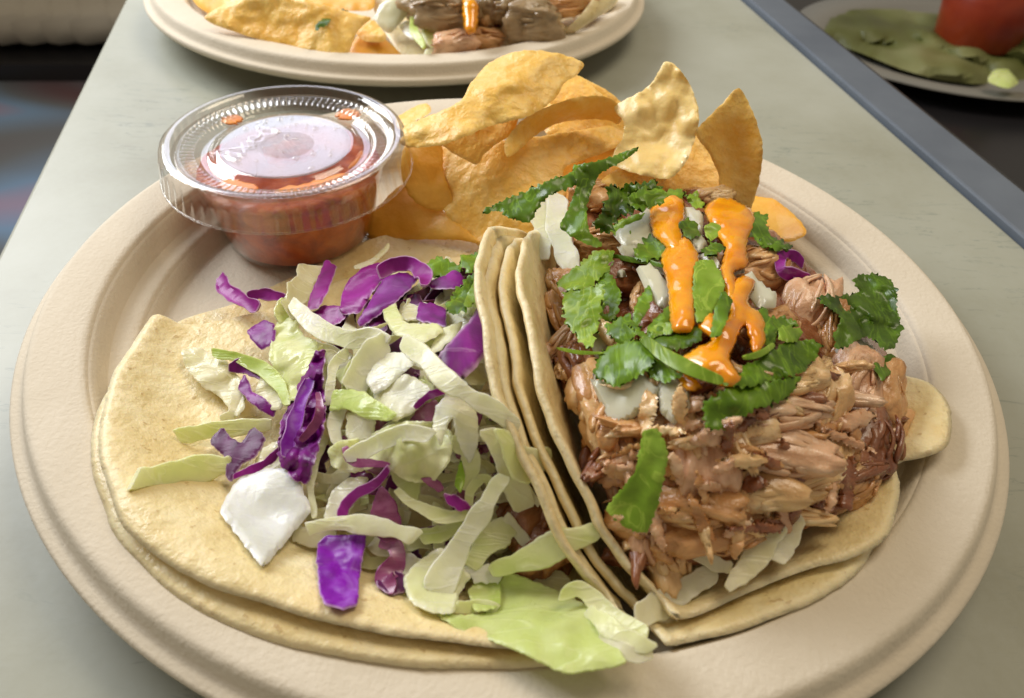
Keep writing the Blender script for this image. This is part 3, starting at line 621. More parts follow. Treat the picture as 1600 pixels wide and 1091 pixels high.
chip([(645, 305), (690, 285), (775, 247), (800, 205), (850, 152), (920, 126), (1000, 130), (1070, 156), (1050, 186), (1025, 202), (1000, 242), (950, 276), (900, 292), (850, 304), (790, 330), (730, 350), (660, 356), (643, 332)], [(645, 305, 4.4), (660, 356, 4.15), (775, 247, 4.95), (850, 152, 5.45), (1000, 130, 5.7), (1070, 156, 5.4), (1000, 242, 5.05), (900, 292, 4.75), (790, 330, 4.6), (900, 210, 5.35)], 'big wavy chip crowning the left of the chip pile', wave=.14, wavef=.6, bub=.06, cv=cch, gr=1.02)

# ------------------------------------------------------------------ pork
def pork(px, py, z, L, Wd, H, ang, seed, mat, label=None, tilt=0., name='pork_chunk', strands=9, cat='pork', group='pulled pork pieces in the right taco', rag=.055):
    rnd = random.Random(seed); bm = bmesh.new(); bmesh.ops.create_icosphere(bm, subdivisions=4 if max(L, Wd) > 1.3 else 3, radius=1)
    V = np.array([v.co[:] for v in bm.verts]); F = [tuple(v.index for v in f.verts) for f in bm.faces]; bm.free()
    out = np.zeros_like(V)
    for i, v in enumerate(V):
        big = noise.noise(Vector(v) * .9 + Vector((seed * 3.1, 0, 0))); fib = noise.noise(Vector((v[0] * .9 + seed, v[1] * 5.5, v[2] * 5.5))); fine = noise.noise(Vector((v[0] * 3 + seed, v[1] * 9, v[2] * 9)))
        sq = np.sign(v) * np.abs(v) ** .8
        out[i] = sq * (1 + .52 * big + .16 * noise.noise(Vector(v) * 2.1 + Vector((0, seed * 1.7, 0))) + rag * fib + rag * .5 * fine) + np.array([.22 * fib * (abs(v[0]) ** 2) * np.sign(v[0]), 0, 0]) + .07 * noise.noise(Vector(v) * 4 + Vector((seed, 0, 0))) * v
    Ve = out * np.array([L / 2, Wd / 2, H / 2]); Fc = list(F); edge = np.zeros(len(Ve))
    VV = [Ve]; FF = Fc; n = len(Ve); ed = [edge]
    for k in range(strands * 2):
        a = rnd.uniform(-.15, 1.15) * math.pi
        x0 = rnd.uniform(-1.05, .5) * L / 2; ln = min(rnd.uniform(.25, .7) * L, L * .58 - x0); w_ = rnd.uniform(.06, .22)
        pts = []; dv = rnd.uniform(-.5, .5); lift_ = rnd.uniform(-.02, .12) if rnd.random() < .72 else rnd.uniform(.12, .28)
        for q in range(4):
            t = q / 3; x = x0 + ln * t; e = math.sqrt(max(.05, 1 - min(1, abs(2 * x / L)) ** 2)) if abs(2 * x / L) < 1 else .1
            rr = .95 + lift_ * (t if k % 2 else 1 - t) + .05 * rnd.uniform(-1, 1); a2 = a + dv * (t - .5) + rnd.uniform(-.1, .1)
            pts.append((x, Wd / 2 * rr * e * math.cos(a2), H / 2 * rr * e * math.sin(a2) + .02))
        sv, sf, se, _ = strip3(np.array(pts), w_, w_ * .55, n_sub=3, nsec=5, taper=(.6, .4), rough=.03, seed=seed + k, upvec=(0, math.cos(a), math.sin(a) + .01))
        FF += [tuple(i + n for i in f) for f in sf]; VV.append(sv); ed.append(np.zeros(len(sv))); n += len(sv)
    A = np.vstack(VV)
    ca, sa = math.cos(math.radians(ang)), math.sin(math.radians(ang)); ct, st = math.cos(math.radians(tilt)), math.sin(math.radians(tilt))
    Rt = np.array([[ca, -sa, 0], [sa, ca, 0], [0, 0, 1]]) @ np.array([[ct, 0, -st], [0, 1, 0], [st, 0, ct]])
    c = U(px, py, z)
    loc = c
    me_o = build(name, (A @ Rt.T) + c, FF, M[mat], loc=c)
    # keep the mesh in its own frame so that the grain follows the fibres
    me_o.data.transform(Matrix(Rt.T.tolist()).to_4x4()); me_o.rotation_euler = Matrix(Rt.tolist()).to_euler(); fixnormals(me_o)
    return tag(me_o, label, cat, group)
# the heap below
base = [(905, 560), (880, 470), (860, 400), (900, 330), (960, 290), (1060, 285), (1150, 310), (1230, 380), (1320, 480), (1390, 560), (1395, 640), (1380, 715), (1310, 785), (1220, 830), (1130, 865), (1040, 885), (990, 862), (960, 790), (940, 700), (920, 620)]
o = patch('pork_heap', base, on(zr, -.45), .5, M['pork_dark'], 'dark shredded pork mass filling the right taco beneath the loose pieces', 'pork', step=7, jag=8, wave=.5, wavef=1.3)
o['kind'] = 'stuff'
pk = [  # px, py, lift, L, W, H, angle, mat, label
    (1095, 722, .25, 2.0, 1.15, 1.0, 95, 'pork_pink', 'smooth pinkish pork chunk standing upright left of the fibre bundles', 25),
    (1200, 715, .35, 2.6, 1.15, .8, -8, 'pork_pink', 'long pink fibre bundle lying level in the middle of the pork', 0),
    (1175, 655, .30, 2.9, .85, .7, 6, 'pork_pink', 'long pork slab just below the big cilantro leaf', 0),
    (1285, 640, .35, 1.9, 1.2, 1.0, 62, 'pork_light', 'pale ragged pork tuft at the upper right of heap', 20),
    (1240, 770, .25, 2.2, 1.1, .9, 15, 'pork_light', 'ragged pale pork shreds below the fibre bundle', 0),
    (1160, 780, .3, 1.8, .9, .8, -20, 'pork_light', 'crumbly light pork piece near the front centre', 0),
    (1070, 800, .3, 2.0, 1.4, 1.0, -25, 'pork', 'rounded tan pork lump above the lower left edge', 10),
    (1110, 850, .35, 2.3, 1.2, .9, 12, 'pork', 'tan pork lump hanging over the tortilla at the front', 0),
    (1010, 830, .2, 1.5, 1.1, .9, 30, 'pork', 'small pork lump beside the fold at the front', 0),
    (1030, 890, .15, 2.2, .9, .8, 10, 'pork_dark', 'dark reddish pork strip deep at the front of the fold', 0),
    (985, 700, .1, 1.6, 1.0, .9, 80, 'pork', 'orange-brown pork piece against the folded tortilla', 20),
    (1365, 700, .15, 2.0, 1.6, 1.2, 75, 'pork_dark', 'dark purple-brown pork chunk at the right side', 10),
    (1380, 610, .2, 1.8, 1.4, 1.1, 80, 'pork', 'brown pork chunk at the right rim above the tortilla lobe', 10),
    (1335, 600, .25, 1.7, 1.1, 1.0, 70, 'pork_pink', 'pinkish brown pork strip below the lone cilantro sprig', 15),
    (1300, 740, .2, 2.0, .9, .8, 60, 'pork_light', 'ragged strand bundle at the right front of heap', 0),
    (1340, 770, .1, 1.5, 1.0, .8, 40, 'pork', 'brown pork lump at the lower right front edge', 0),
    (1270, 815, .1, 1.8, .8, .7, 25, 'pork_dark', 'dark pork strip along the lower front edge', 0),
    (1260, 485, .1, 2.0, 1.2, .9, 60, 'pork_pink', 'thick brown pork slice right of the orange sauce', 20),
    (1300, 525, .15, 1.9, .9, .8, 75, 'pork', 'brown pork slice leaning beside the big cilantro sprig', 15),
    (1180, 420, .1, 1.8, 1.3, .9, 20, 'pork', 'shaded pork piece behind the right sauce stream', 0),
    (930, 310, .35, 1.6, 1.3, 1.0, 40, 'pork', 'pork piece at the far mouth between cilantro blades', 0),
    (950, 385, .3, 2.0, 1.2, 1.0, 10, 'pork', 'crumbly pork piece behind the fold near the cabbage', 0),
    (1118, 306, .35, 1.2, .6, .35, 20, 'pork_light', 'pale pork crumb in front of the pointed chip', 0),
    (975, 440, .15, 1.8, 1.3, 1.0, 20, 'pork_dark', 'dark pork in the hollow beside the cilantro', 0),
    (1000, 470, .2, 1.1, .4, .3, 80, 'pork', 'tiny pale pork bits in the dark hollow', 0),
    (1225, 600, .3, 1.5, 1.0, .9, 10, 'pork_light', 'light pork beneath the big cilantro leaf tip', 0),
    (1145, 690, .2, 1.8, .8, .8, 5, 'pork_light', 'light pork between the slab and bundle', 0),
    (1060, 690, .15, 1.4, .9, .8, 100, 'pork', 'curled pork strip beside the onion square', 30),
    (1185, 830, .15, 1.7, .7, .7, 20, 'pork', 'brown pork strands above the white cabbage sticks', 0),
    (1390, 660, .0, 1.5, 1.2, .9, 60, 'pork', 'outermost pork piece touching the tortilla lobe', 0),
    (1200, 520, .1, 1.6, 1.0, .9, 30, 'pork', 'pork piece glimpsed between sauce and cilantro', 0),
    (1060, 620, .05, 1.6, 1.0, .9, 30, 'pork', 'pork piece under the onion squares', 0),
]
for i, (px, py, lf, L, W_, H, a, m, lb, tl) in enumerate(pk):
    if py > 600: px, py = 1130 + (px - 1130) * .93, 600 + (py - 600) * .88
    pork(px, py, float(zr(px, py)) + lf - .15, L, W_, H, a, 11 + i * 3, m, lb, tl, strands=12)
rnd = random.Random(8)
for i in range(64):
    while True:
        px, py = rnd.uniform(995, 1375), rnd.uniform(570, 835)
        if inside(np.array(base, float), np.array([[px, py]]))[0]: break
    pork(px, py, float(zr(px, py)) + rnd.uniform(.0, .38), rnd.uniform(1.0, 2.1), rnd.uniform(.18, .42), rnd.uniform(.14, .30), rnd.choice([0, 10, -15, 5, 60, 100]) + rnd.uniform(-20, 20), 200 + i, rnd.choice(['pork', 'pork', 'pork_light', 'pork_light', 'pork_pink', 'pork_dark']), 'small torn shred of pork worked in among the bigger pork pieces', rnd.uniform(-15, 30), strands=6, name='pork_shred')

# pieces packed against the folded tortilla
rnd = random.Random(61); ln_x = lambda y: np.interp(y, [430, 600, 750, 880], [880, 944, 972, 992])
for i in range(60):
    py = rnd.uniform(440, 868); px = float(ln_x(py)) + rnd.uniform(-40 if py < 740 else 12, 45); big = i % 4 == 0
    pork(px, py, float(zr(px, py)) + rnd.uniform(-.05, .4), rnd.uniform(1.2, 1.8), rnd.uniform(.7, 1.0) if big else rnd.uniform(.25, .45), rnd.uniform(.6, .8) if big else rnd.uniform(.2, .35), rnd.choice([100, 110, 90, 60]) + rnd.uniform(-15, 15), 900 + i, rnd.choice(['pork', 'pork_dark', 'pork', 'pork_light', 'pork_pink']), 'brown pork shred packed along the folded tortilla', rnd.uniform(-20, 30), strands=6, name='pork_shred', group='pork along the fold')
# flat torn flakes lying over the heap
rnd = random.Random(31)
for i in range(64):
    while True:
        px, py = rnd.uniform(950, 1390), rnd.uniform(600, 840)
        if inside(np.array(base, float), np.array([[px, py]]))[0]: break
    n_ = rnd.randint(6, 9); a0 = rnd.choice([0, .2, -.3, 1.2, 1.5]) + rnd.uniform(-.3, .3); la, wa = rnd.uniform(28, 60), rnd.uniform(8, 17)
    P = [(la * math.cos(q) * rnd.uniform(.65, 1.15), wa * math.sin(q) * rnd.uniform(.65, 1.15)) for q in np.linspace(0, 6.28, n_ + 1)[:-1]]
    P = [(px + x * math.cos(a0) - y * math.sin(a0), py + x * math.sin(a0) + y * math.cos(a0)) for x, y in P]
    tx, ty, lf = rnd.uniform(-.6, .6), rnd.uniform(-.8, .2), rnd.uniform(.42, .8)
    patch('pork_flake', P, (lambda px, py, tx, ty, lf: lambda x, y: zr(x, y) + lf + tx * (np.asarray(x) - px) / 100 + ty * (np.asarray(y) - py) / 100)(px, py, tx, ty, lf), rnd.uniform(.07, .16), M[rnd.choice(['pork', 'pork_light', 'pork_pink', 'pork_pink', 'pork', 'pork_dark'])], 'flat torn flake of pulled pork lying on the heap', 'pork', 'torn pork flakes', step=5, jag=5, jagf=5, wave=.18, wavef=2.2)

# ------------------------------------------------------------------ slaw on the left taco
SL = 'cabbage slaw on the left taco'
def cab(pts, mat, label, lift=.2, cv=I_, th=.14, wave=.14, wavef=.9, group=SL, surf=zl, step=5.5, bow=.0, tilt=(0, 0), jag=0, **k):
    p = grow(cv(pts), 1.13); c = np.mean([q[:2] for q in p], axis=0)
    f = lambda px, py: surf(px, py) + lift + tilt[0] * (np.asarray(px) - c[0]) / 100 + tilt[1] * (np.asarray(py) - c[1]) / 100
    return patch('cabbage_piece' if th > .11 else 'cabbage_leaf', p, f, th * .5, M[mat], label, 'cabbage', group, step=step, wave=wave * 1.25, wavef=wavef * 1.2, bow=bow, jag=jag or 2.4, jagf=1.6, **k)
def shred(pts, wpx, mat, label, lift=.25, cv=I_, th=.15, twist=0., cup=.12, group=SL, surf=zl, taper=(.78, .7), rough=.04):
    p = cv(pts); s = (p[0][0] - p[1][0]); 
    return ribbon('cabbage_shred', [q[:2] for q in p], surf, np.asarray(wpx, float) * 1.2 / (1 if cv is I_ else CVS[cv]), th * .5, M[mat], label, 'cabbage', group, twist=twist, cup=cup, lift=lift, rough=rough, taper=taper)
CVS = {c4: 3.03, c5: 3.209, c6: 2.655, c68: 2.479, c76: 2.727, c90: 2.182, c11: 2.871, c2: 2.286, c1: 2.286, c56: 3.333}
# loose filling below
rnd = random.Random(21); k = 0
while k < 150:
    px, py = rnd.uniform(470, 880), rnd.uniform(430, 900)
    if ((px - 680) / 205) ** 2 + ((py - 650) / 240) ** 2 > 1 or px > 785 + max(0, py - 640) * .42: continue
    k += 1; th_ = rnd.random() * 3.14; L = rnd.uniform(28, 62)
    dx, dy = L * math.cos(th_), L * .8 * math.sin(th_); bx, by = rnd.uniform(-22, 22), rnd.uniform(-22, 22)
    if px + abs(dx) > 800 + max(0, py - 640) * .55: dx *= .35
    m = rnd.choice(['cab_pale', 'cab_white', 'cab_cream', 'cab_pale', 'cab_cream', 'cab_white', 'purple_dark', 'purple_wilted'])
    shred([(px - dx, py - dy), (px + bx, py + by), (px + dx, py + dy)], [rnd.uniform(10, 24), rnd.uniform(16, 30), rnd.uniform(8, 22)], m, 'dark purple cabbage shred buried within the slaw heap' if 'purple' in m else 'pale cabbage shred buried within the slaw heap', lift=[rnd.uniform(-.35, .1), rnd.uniform(-.1, .25), rnd.uniform(-.35, .1)], twist=[rnd.uniform(-1, 1), 0, rnd.uniform(-1, 1)], group='buried slaw shreds', cup=rnd.uniform(0, .5))
for px, py, a in ((830, 815, 60), (800, 780, 20), (850, 850, 90)):
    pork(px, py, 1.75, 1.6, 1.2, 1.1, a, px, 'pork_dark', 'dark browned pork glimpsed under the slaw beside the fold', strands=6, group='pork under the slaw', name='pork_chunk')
# --- left side, lying on the tortilla
cab([(480, 585), (540, 570), (600, 590), (680, 630), (740, 720), (752, 820), (720, 865), (690, 850), (660, 790), (560, 730), (500, 660)], 'cab_cream', 'cream cabbage leaf scrap nearest the far left of the tortilla', .16, c4, th=.1, wave=.12)
shred([(650, 900), (700, 870), (735, 800), (740, 740)], [40, 50, 55, 40], 'cab_cream', 'short curved cream cabbage sliver by the left scrap', .24, c4)
shred([(610, 572), (720, 602), (850, 655), (930, 740), (968, 830)], [34, 46, 50, 48, 30], 'cab_green', 'green-edged cabbage strip arching at the upper left', .45, c4, cup=.3)
shred([(440, 972), (640, 945), (890, 918)], [62, 66, 50], 'cab_pale', 'straight flat cabbage strip lying level left of the purple pieces', .18, c4, cup=.0, taper=(.9, .8))
shred([(210, 748), (290, 736), (330, 730), (362, 727)], [28, 30, 27, 24], 'cab_pale', 'pale green cabbage stick alone at the far left of tortilla', .26, th=.3, cup=0, taper=(.9, .8))
cab([(350, 800), (362, 775), (378, 752), (420, 738), (455, 742), (466, 768), (480, 797), (450, 832), (412, 879), (395, 858), (372, 828)], 'cab_chunk', 'large white angular cabbage chunk near the front left', .36, th=.3, wave=.05, tilt=(.1, -.1), edge_w=.08)
cab([(395, 745), (410, 705), (440, 690), (470, 720), (465, 760), (430, 765)], 'cab_cream', 'cream cabbage flap behind the big white chunk', .22, th=.1)
cab([(925, 450), (1000, 425), (1040, 515), (1100, 535), (1095, 650), (1010, 780), (965, 790), (930, 690), (888, 600), (900, 520)], 'cab_pale', 'broad pale cabbage piece left of the crumpled purple one', .4, c4, th=.13, wave=.2, jag=3)
cab([(850, 700), (900, 690), (950, 790), (930, 850), (860, 830), (815, 770)], 'cab_cream', 'cream cabbage scrap under the green strip', .25, c4, th=.1)
shred([(190, 112), (150, 190), (110, 270), (60, 350)], [100, 105, 100, 80], 'cab_cream', 'wide cream cabbage strip rising at the back left of slaw', .65, c5, cup=.2)
shred([(20, 400), (60, 330), (100, 290)], [80, 90, 70], 'cab_pale', 'pale cabbage bit behind the long drooping strip', .45, c5)
# --- purple at the left
shred([(345, 432), (352, 450), (375, 468), (405, 482)], [14, 20, 21, 16], 'magenta', 'curved magenta cabbage strip at the upper left end', .28, cup=.5, twist=[.6, .2, -.2, .2])
shred([(386, 462), (412, 460), (446, 466)], [10, 15, 13], 'magenta', 'short magenta strip beside the curved one', .34, cup=.3)
cab([(386, 518), (412, 502), (430, 508), (427, 536), (408, 546)], 'purple', 'small dark purple square above the green strip', .38, th=.1)
shred([(358, 574), (385, 572), (410, 590)], [16, 18, 12], 'purple', 'thin purple fold under the green strip', .3)
cab([(384, 588), (374, 608), (392, 630), (425, 650), (429, 637), (411, 621), (394, 611), (390, 598)], 'purple', 'purple zigzag scrap left of the crumpled piece', .36, th=.1)
cab([(330, 692), (350, 670), (362, 686), (376, 695), (392, 669), (412, 688), (396, 715), (377, 722), (364, 748), (354, 742), (355, 714)], 'purple_dark', 'dark purple butterfly-shaped cabbage scrap on the left tortilla', .32, th=.1, wave=.06, step=5)
shred([(364, 746), (395, 733), (422, 718), (442, 700)], [7, 10, 11, 8], 'magenta', 'thin purple stalk joining the butterfly scrap to the crumple', .42, th=.1)
cab([(490, 560), (508, 556), (500, 600), (508, 640), (497, 690), (482, 745), (458, 738), (437, 706), (444, 655), (462, 612), (478, 590)], 'purple', 'tall crumpled purple cabbage piece left of centre', .55, th=.12, wave=.3, wavef=1.6, jag=4, step=5)
shred([(484, 590), (468, 640), (450, 690), (448, 715)], [16, 20, 22, 12], 'purple_bright', 'bright violet fold on the crumpled purple piece', .72, cup=.6, twist=[0, .4, -.3, 0])
shred([(496, 615), (500, 645), (485, 672), (470, 690)], [8, 12, 12, 8], 'purple_wilted', 'whitish curled lip on the crumpled purple piece', .8, cup=.5)
# --- purple at the back
cab([(330, 322), (358, 212), (440, 130), (520, 112), (550, 170), (480, 250), (430, 335), (360, 350)], 'magenta', 'streaked magenta cabbage leaf at the back left of purple cluster', .5, c5, th=.12, wave=.2)
shred([(515, 150), (590, 112), (680, 105), (745, 160), (745, 215)], [55, 60, 66, 66, 40], 'magenta', 'arched bright magenta strip topping the purple cluster', .95, c5, cup=.3, lift_=0) if False else shred([(515, 150), (590, 112), (680, 105), (745, 160), (745, 215)], [55, 60, 66, 66, 40], 'magenta', 'arched bright magenta strip topping the purple cluster', .95, c5, cup=.3)
cab([(545, 180), (640, 158), (702, 190), (640, 260), (540, 340), (440, 410), (425, 380), (500, 260)], 'purple', 'long purple leaf with white rib in the back cluster', .7, c5, th=.12, wave=.15)
cab([(425, 400), (530, 325), (560, 430), (520, 450), (460, 425)], 'purple_dark', 'dark purple underside beneath the ribbed leaf', .42, c5, th=.1)
cab([(765, 200), (850, 165), (900, 138), (948, 180), (925, 222), (800, 228)], 'purple', 'rounded purple lobe beside the cilantro at the back', .62, c5, th=.13, wave=.1, bow=.15)
cab([(640, 270), (712, 252), (740, 300), (700, 330), (660, 300)], 'purple_dark', 'dark purple nook at the back of slaw', .45, c5, th=.1)
cab([(725, 300), (800, 310), (850, 335), (852, 415), (790, 400), (715, 390)], 'purple', 'purple fold under the rounded lobe', .5, c5, th=.11)
cab([(640, 300), (720, 320), (730, 380), (650, 390), (620, 350)], 'cab_cream', 'cream cabbage scrap among the dark purple nook', .4, c5, th=.1)
cab([(250, 88), (302, 130), (270, 220), (225, 310), (162, 330), (190, 230), (225, 160)], 'magenta', 'upright magenta strip beside the wide cream strip', .6, c5, th=.13, wave=.08)
cab([(185, 350), (250, 318), (335, 320), (350, 372), (290, 408), (220, 392)], 'magenta', 'magenta scrap with whitish face below the streaked leaf', .42, c5, th=.1)
cab([(1040, 272), (1085, 268), (1125, 330), (1136, 400), (1090, 495), (1010, 600), (945, 662), (870, 630), (815, 580), (890, 490), (975, 400), (1015, 330)], 'purple', 'large glossy curved purple piece leaning on the fold', .75, c5, th=.2, wave=.08, bow=.25, edge_w=.12)
shred([(700, 830), (770, 770), (845, 735)], [22, 36, 32], 'magenta', 'bright magenta sliver below the glossy purple piece', .55, c5)
cab([(680, 890), (720, 830), (800, 790), (830, 840), (800, 910), (720, 915)], 'purple_wilted', 'pinkish pale cabbage scrap under the magenta sliver', .3, c5, th=.1)
shred([(1090, 275), (1105, 290), (1120, 300)], [20, 30, 22], 'purple', 'purple tip behind the glossy curved piece', .7, c5)
# --- pale pieces in the middle
shred([(85, 300), (165, 385), (260, 450), (380, 482), (480, 472), (565, 492)], [60, 75, 85, 85, 80, 60], 'cab_white', 'long drooping white cabbage strip across the back middle', [.75, .8, .85, .85, .85, .8], c5, cup=.15, th=.18)
shred([(560, 490), (500, 545), (425, 630), (390, 745)], [70, 100, 105, 90], 'cab_white', 'white strip folding down from the long drooping strip', [.78, .75, .65, .5], c5, cup=.2)
shred([(640, 492), (740, 565), (860, 690), (985, 770), (1110, 842), (1215, 930)], [70, 88, 88, 84, 84, 66], 'cab_white', 'long thick white cabbage strip slanting down to the fold', [1.0, 1.02, 1.0, 1.05, 1.15, 1.15], c5, th=.24, cup=.05, taper=(.7, .6))
cab([(535, 312), (605, 275), (622, 350), (660, 402), (800, 405), (830, 440), (740, 490), (650, 475), (600, 450), (560, 380)], 'cab_pale', 'pale green hooked cabbage piece behind the long thick strip', .75, c5, th=.14, wave=.12)
cab([(1090, 495), (1132, 520), (1128, 590), (1060, 690), (990, 705), (945, 665), (1040, 570)], 'cab_cream', 'cream cabbage piece in the shade of the glossy purple piece', .5, c5, th=.13)
cab([(840, 430), (930, 400), (920, 450), (830, 530), (780, 560), (790, 500)], 'cab_white', 'small white cabbage piece left of the glossy purple piece', .6, c5, th=.12)
shred([(370, 545), (300, 600), (275, 700), (268, 815)], [40, 46, 46, 34], 'cab_white', 'narrow white shred curling down left of middle', [.55, .62, .55, .4], c5, cup=.3)
cab([(465, 690), (500, 620), (560, 560), (660, 556), (705, 600), (640, 645), (560, 720), (505, 745)], 'cab_white', 'white cabbage piece beneath the fold of the drooping strip', .5, c5, th=.14)
cab([(308, 738), (440, 748), (500, 790), (592, 848), (565, 888), (440, 872), (365, 825), (285, 845)], 'cab_green', 'yellow-green cabbage leaf bit in the middle of slaw', .62, c5, th=.11, wave=.1)
cab([(508, 775), (650, 660), (785, 740), (700, 835), (600, 890), (540, 830)], 'cab_cream', 'cream triangular cabbage piece at the slaw centre', .42, c5, th=.14)
cab([(800, 925), (815, 830), (878, 755), (935, 785), (1000, 860), (1010, 990), (965, 1095), (905, 970), (890, 870), (855, 960), (835, 1010)], 'cab_white', 'white cabbage arch with two legs at the slaw centre right', .6, c5, th=.14, wave=.15)
cab([(510, 60), (560, 25), (640, 20), (760, -40), (900, -45), (975, 0), (965, 100), (900, 185), (800, 180), (720, 120), (600, 150), (530, 130)], 'cab_pale', 'big pale green folded cabbage leaf in the slaw middle', .55, c6, th=.14, wave=.28, wavef=1.1)
shred([(560, 95), (680, 40), (800, -10), (920, 5)], [46, 60, 60, 46], 'cab_white', 'white rib edge lying along the folded leaf', .78, c6, cup=.3)
cab([(720, 120), (800, 180), (870, 190), (850, 270), (780, 220)], 'cab_pale', 'pale cabbage flap below the folded leaf', .42, c6, th=.12)
cab([(475, 340), (500, 240), (570, 185), (650, 185), (600, 260), (560, 340), (520, 380)], 'cab_cream', 'cream cabbage piece left of the magenta stalk', .4, c6, th=.13)
shred([(335, 790), (300, 900), (312, 1015)], [56, 62, 40], 'cab_white', 'short upright white shred at the left of slaw centre', .45, c5)
cab([(365, 860), (450, 850), (500, 900), (480, 1000), (400, 1040), (360, 960)], 'cab_cream', 'broad cream cabbage piece beneath the yellow-green bit', .35, c5, th=.13)
shred([(470, 0), (425, 130), (412, 240), (432, 345)], [30, 32, 30, 24], 'cab_pale', 'thin wavy cabbage thread right of the white chunk', .35, c6, th=.1)
shred([(345, 400), (420, 420), (520, 400)], [60, 66, 40], 'cab_cream', 'cream cabbage strip behind the ridged white strip', .16, c6)
# --- front of the slaw
shred([(398, 388), (520, 366), (640, 375), (750, 395), (858, 425)], [58, 62, 62, 66, 56], 'cab_white', 'ridged white cabbage strip lying over the violet piece in front', .55, c6, th=.2, cup=.0, taper=(.85, .7))
shred([(552, 52), (585, 105), (660, 118), (738, 130)], [26, 30, 26, 22], 'purple_wilted', 'pale purple-edged shred bending at the slaw front', .75, c6, th=.1)
shred([(736, 132), (690, 195), (610, 240), (560, 285), (538, 345)], [22, 28, 34, 40, 36], 'magenta', 'slender magenta stalk curving down to the ridged strip', [.78, .68, .6, .55, .5], c6, th=.13)
cab([(448, 455), (490, 430), (570, 428), (637, 424), (628, 470), (612, 560), (603, 688), (545, 704), (470, 684), (452, 570)], 'purple_bright', 'bright violet glossy square hanging in front below the ridged strip', .34, c6, th=.14, wave=.12, wavef=1.8)
cab([(663, 335), (690, 245), (715, 224), (765, 288), (783, 365), (780, 420), (720, 440), (690, 410)], 'purple_wilted', 'wilted maroon pointed leaf in front', .5, c6, th=.11, wave=.12)
shred([(700, 440), (760, 450), (770, 520), (720, 590), (760, 640)], [40, 56, 60, 66, 56], 'purple_wilted', 'twisted maroon curl below the pointed leaf', .42, c6, twist=[0, .5, -.5, .5, 0], cup=.4, th=.1)
cab([(700, 540), (745, 560), (800, 580), (800, 650), (735, 657), (690, 620)], 'purple_dark', 'dark purple end of the twisted maroon curl', .3, c6, th=.1)
shred([(1215, 165), (1150, 270), (1085, 380), (1010, 500), (925, 660)], [52, 66, 76, 96, 120], 'cab_white', 'tall white cabbage strip standing at the right of slaw front', [1.0, .95, .8, .62, .4], c6, th=.2)
cab([(808, 602), (850, 545), (950, 478), (1005, 520), (1065, 590), (1020, 650), (1000, 730), (905, 720), (835, 682)], 'cab_white', 'wide white cabbage base at the front edge of slaw', .45, c6, th=.22, wave=.12)
shred([(765, 228), (850, 292), (950, 335), (1082, 335)], [30, 44, 50, 48], 'cab_pale', 'pale curved cabbage rim right of the maroon leaf', .55, c6, cup=.3)
shred([(862, 425), (960, 405), (1060, 360)], [46, 52, 44], 'cab_pale', 'pale strip tucked under the curved rim', .35, c6)
cab([(860, 390), (930, 375), (1010, 380), (930, 415), (880, 430)], 'purple_dark', 'dark purple sliver under the pale curved rim', .3, c6, th=.1)
cab([(968, 245), (1020, 250), (1082, 300), (1030, 315), (980, 285)], 'magenta', 'tiny magenta bit right of the slaw centre', .6, c6, th=.1, step=5)
cab([(870, 180), (920, 170), (965, 215), (945, 235), (890, 205)], 'purple_wilted', 'small maroon bit above the pale rim', .5, c6, th=.1, step=5)
shred([(1070, 310), (1080, 230), (1120, 180), (1160, 200), (1150, 280)], [26, 34, 36, 34, 26], 'cab_pale', 'looped pale green shred at the right of slaw', .55, c6, cup=.4)
shred([(1000, 30), (1060, 60), (1080, 140), (1060, 230)], [60, 70, 60, 40], 'cab_pale', 'pale leg of cabbage hanging by the right arch', .5, c6)
cab([(1180, -20), (1240, -10), (1310, 60), (1395, 50), (1405, 90), (1370, 150), (1310, 195), (1250, 170), (1220, 80)], 'cab_pale', 'pale cabbage piece resting against the fold', 1.2, c6, th=.13, wave=.12)
shred([(200, 78), (255, 160), (300, 270), (352, 385)], [50, 66, 76, 74], 'cab_cream', 'cream cabbage strip hanging beside the fold', [1.0, .95, .85, .7], c68)
shred([(360, 290), (380, 330), (402, 372)], [14, 20, 14], 'cab_cream', 'thin cream thread beside the hanging strip', .8, c68, th=.08)
shred([(270, 410), (320, 470), (362, 535)], [30, 42, 36], 'cab_cream', 'cream shred over the dark pork near the fold', .5, c68)
shred([(135, 610), (200, 520), (260, 470), (300, 455)], [60, 80, 78, 50], 'cab_pale', 'pale bent cabbage strip near the front right of slaw', .5, c68)
shred([(635, 468), (500, 515), (370, 572), (215, 628)], [70, 78, 76, 62], 'cab_pale', 'pale cabbage strip reaching right across the fold', [1.35, 1.25, .95, .55], c68, th=.2, cup=.0, taper=(.8, .7))
shred([(130, 640), (200, 640), (260, 650)], [50, 56, 44], 'cab_white', 'white stub left of the strip crossing the fold', .42, c68)
cab([(130, 700), (200, 650), (250, 670), (250, 760), (160, 780)], 'cab_green', 'yellow-green cabbage bit behind the big green leaf', .45, c68, th=.1)
shred([(75, 768), (150, 760), (245, 768)], [36, 42, 34], 'cab_pale', 'short pale cabbage sliver left of the big green leaf', .38, c68)
cab([(340, 650), (440, 610), (500, 640), (540, 690), (470, 720), (380, 690)], 'cab_cream', 'cream cabbage scrap behind the big green leaf', .3, c68, th=.1)
cab([(35, 792), (130, 803), (245, 795), (252, 690), (300, 650), (400, 690), (520, 742), (600, 792), (645, 880), (708, 965), (620, 988), (490, 1007), (400, 962), (250, 892), (150, 872)], 'cab_leaf', 'big translucent green cabbage leaf at the very front between tacos', .3, c68, th=.12, wave=.2, wavef=.7, tilt=(.1, -.25))
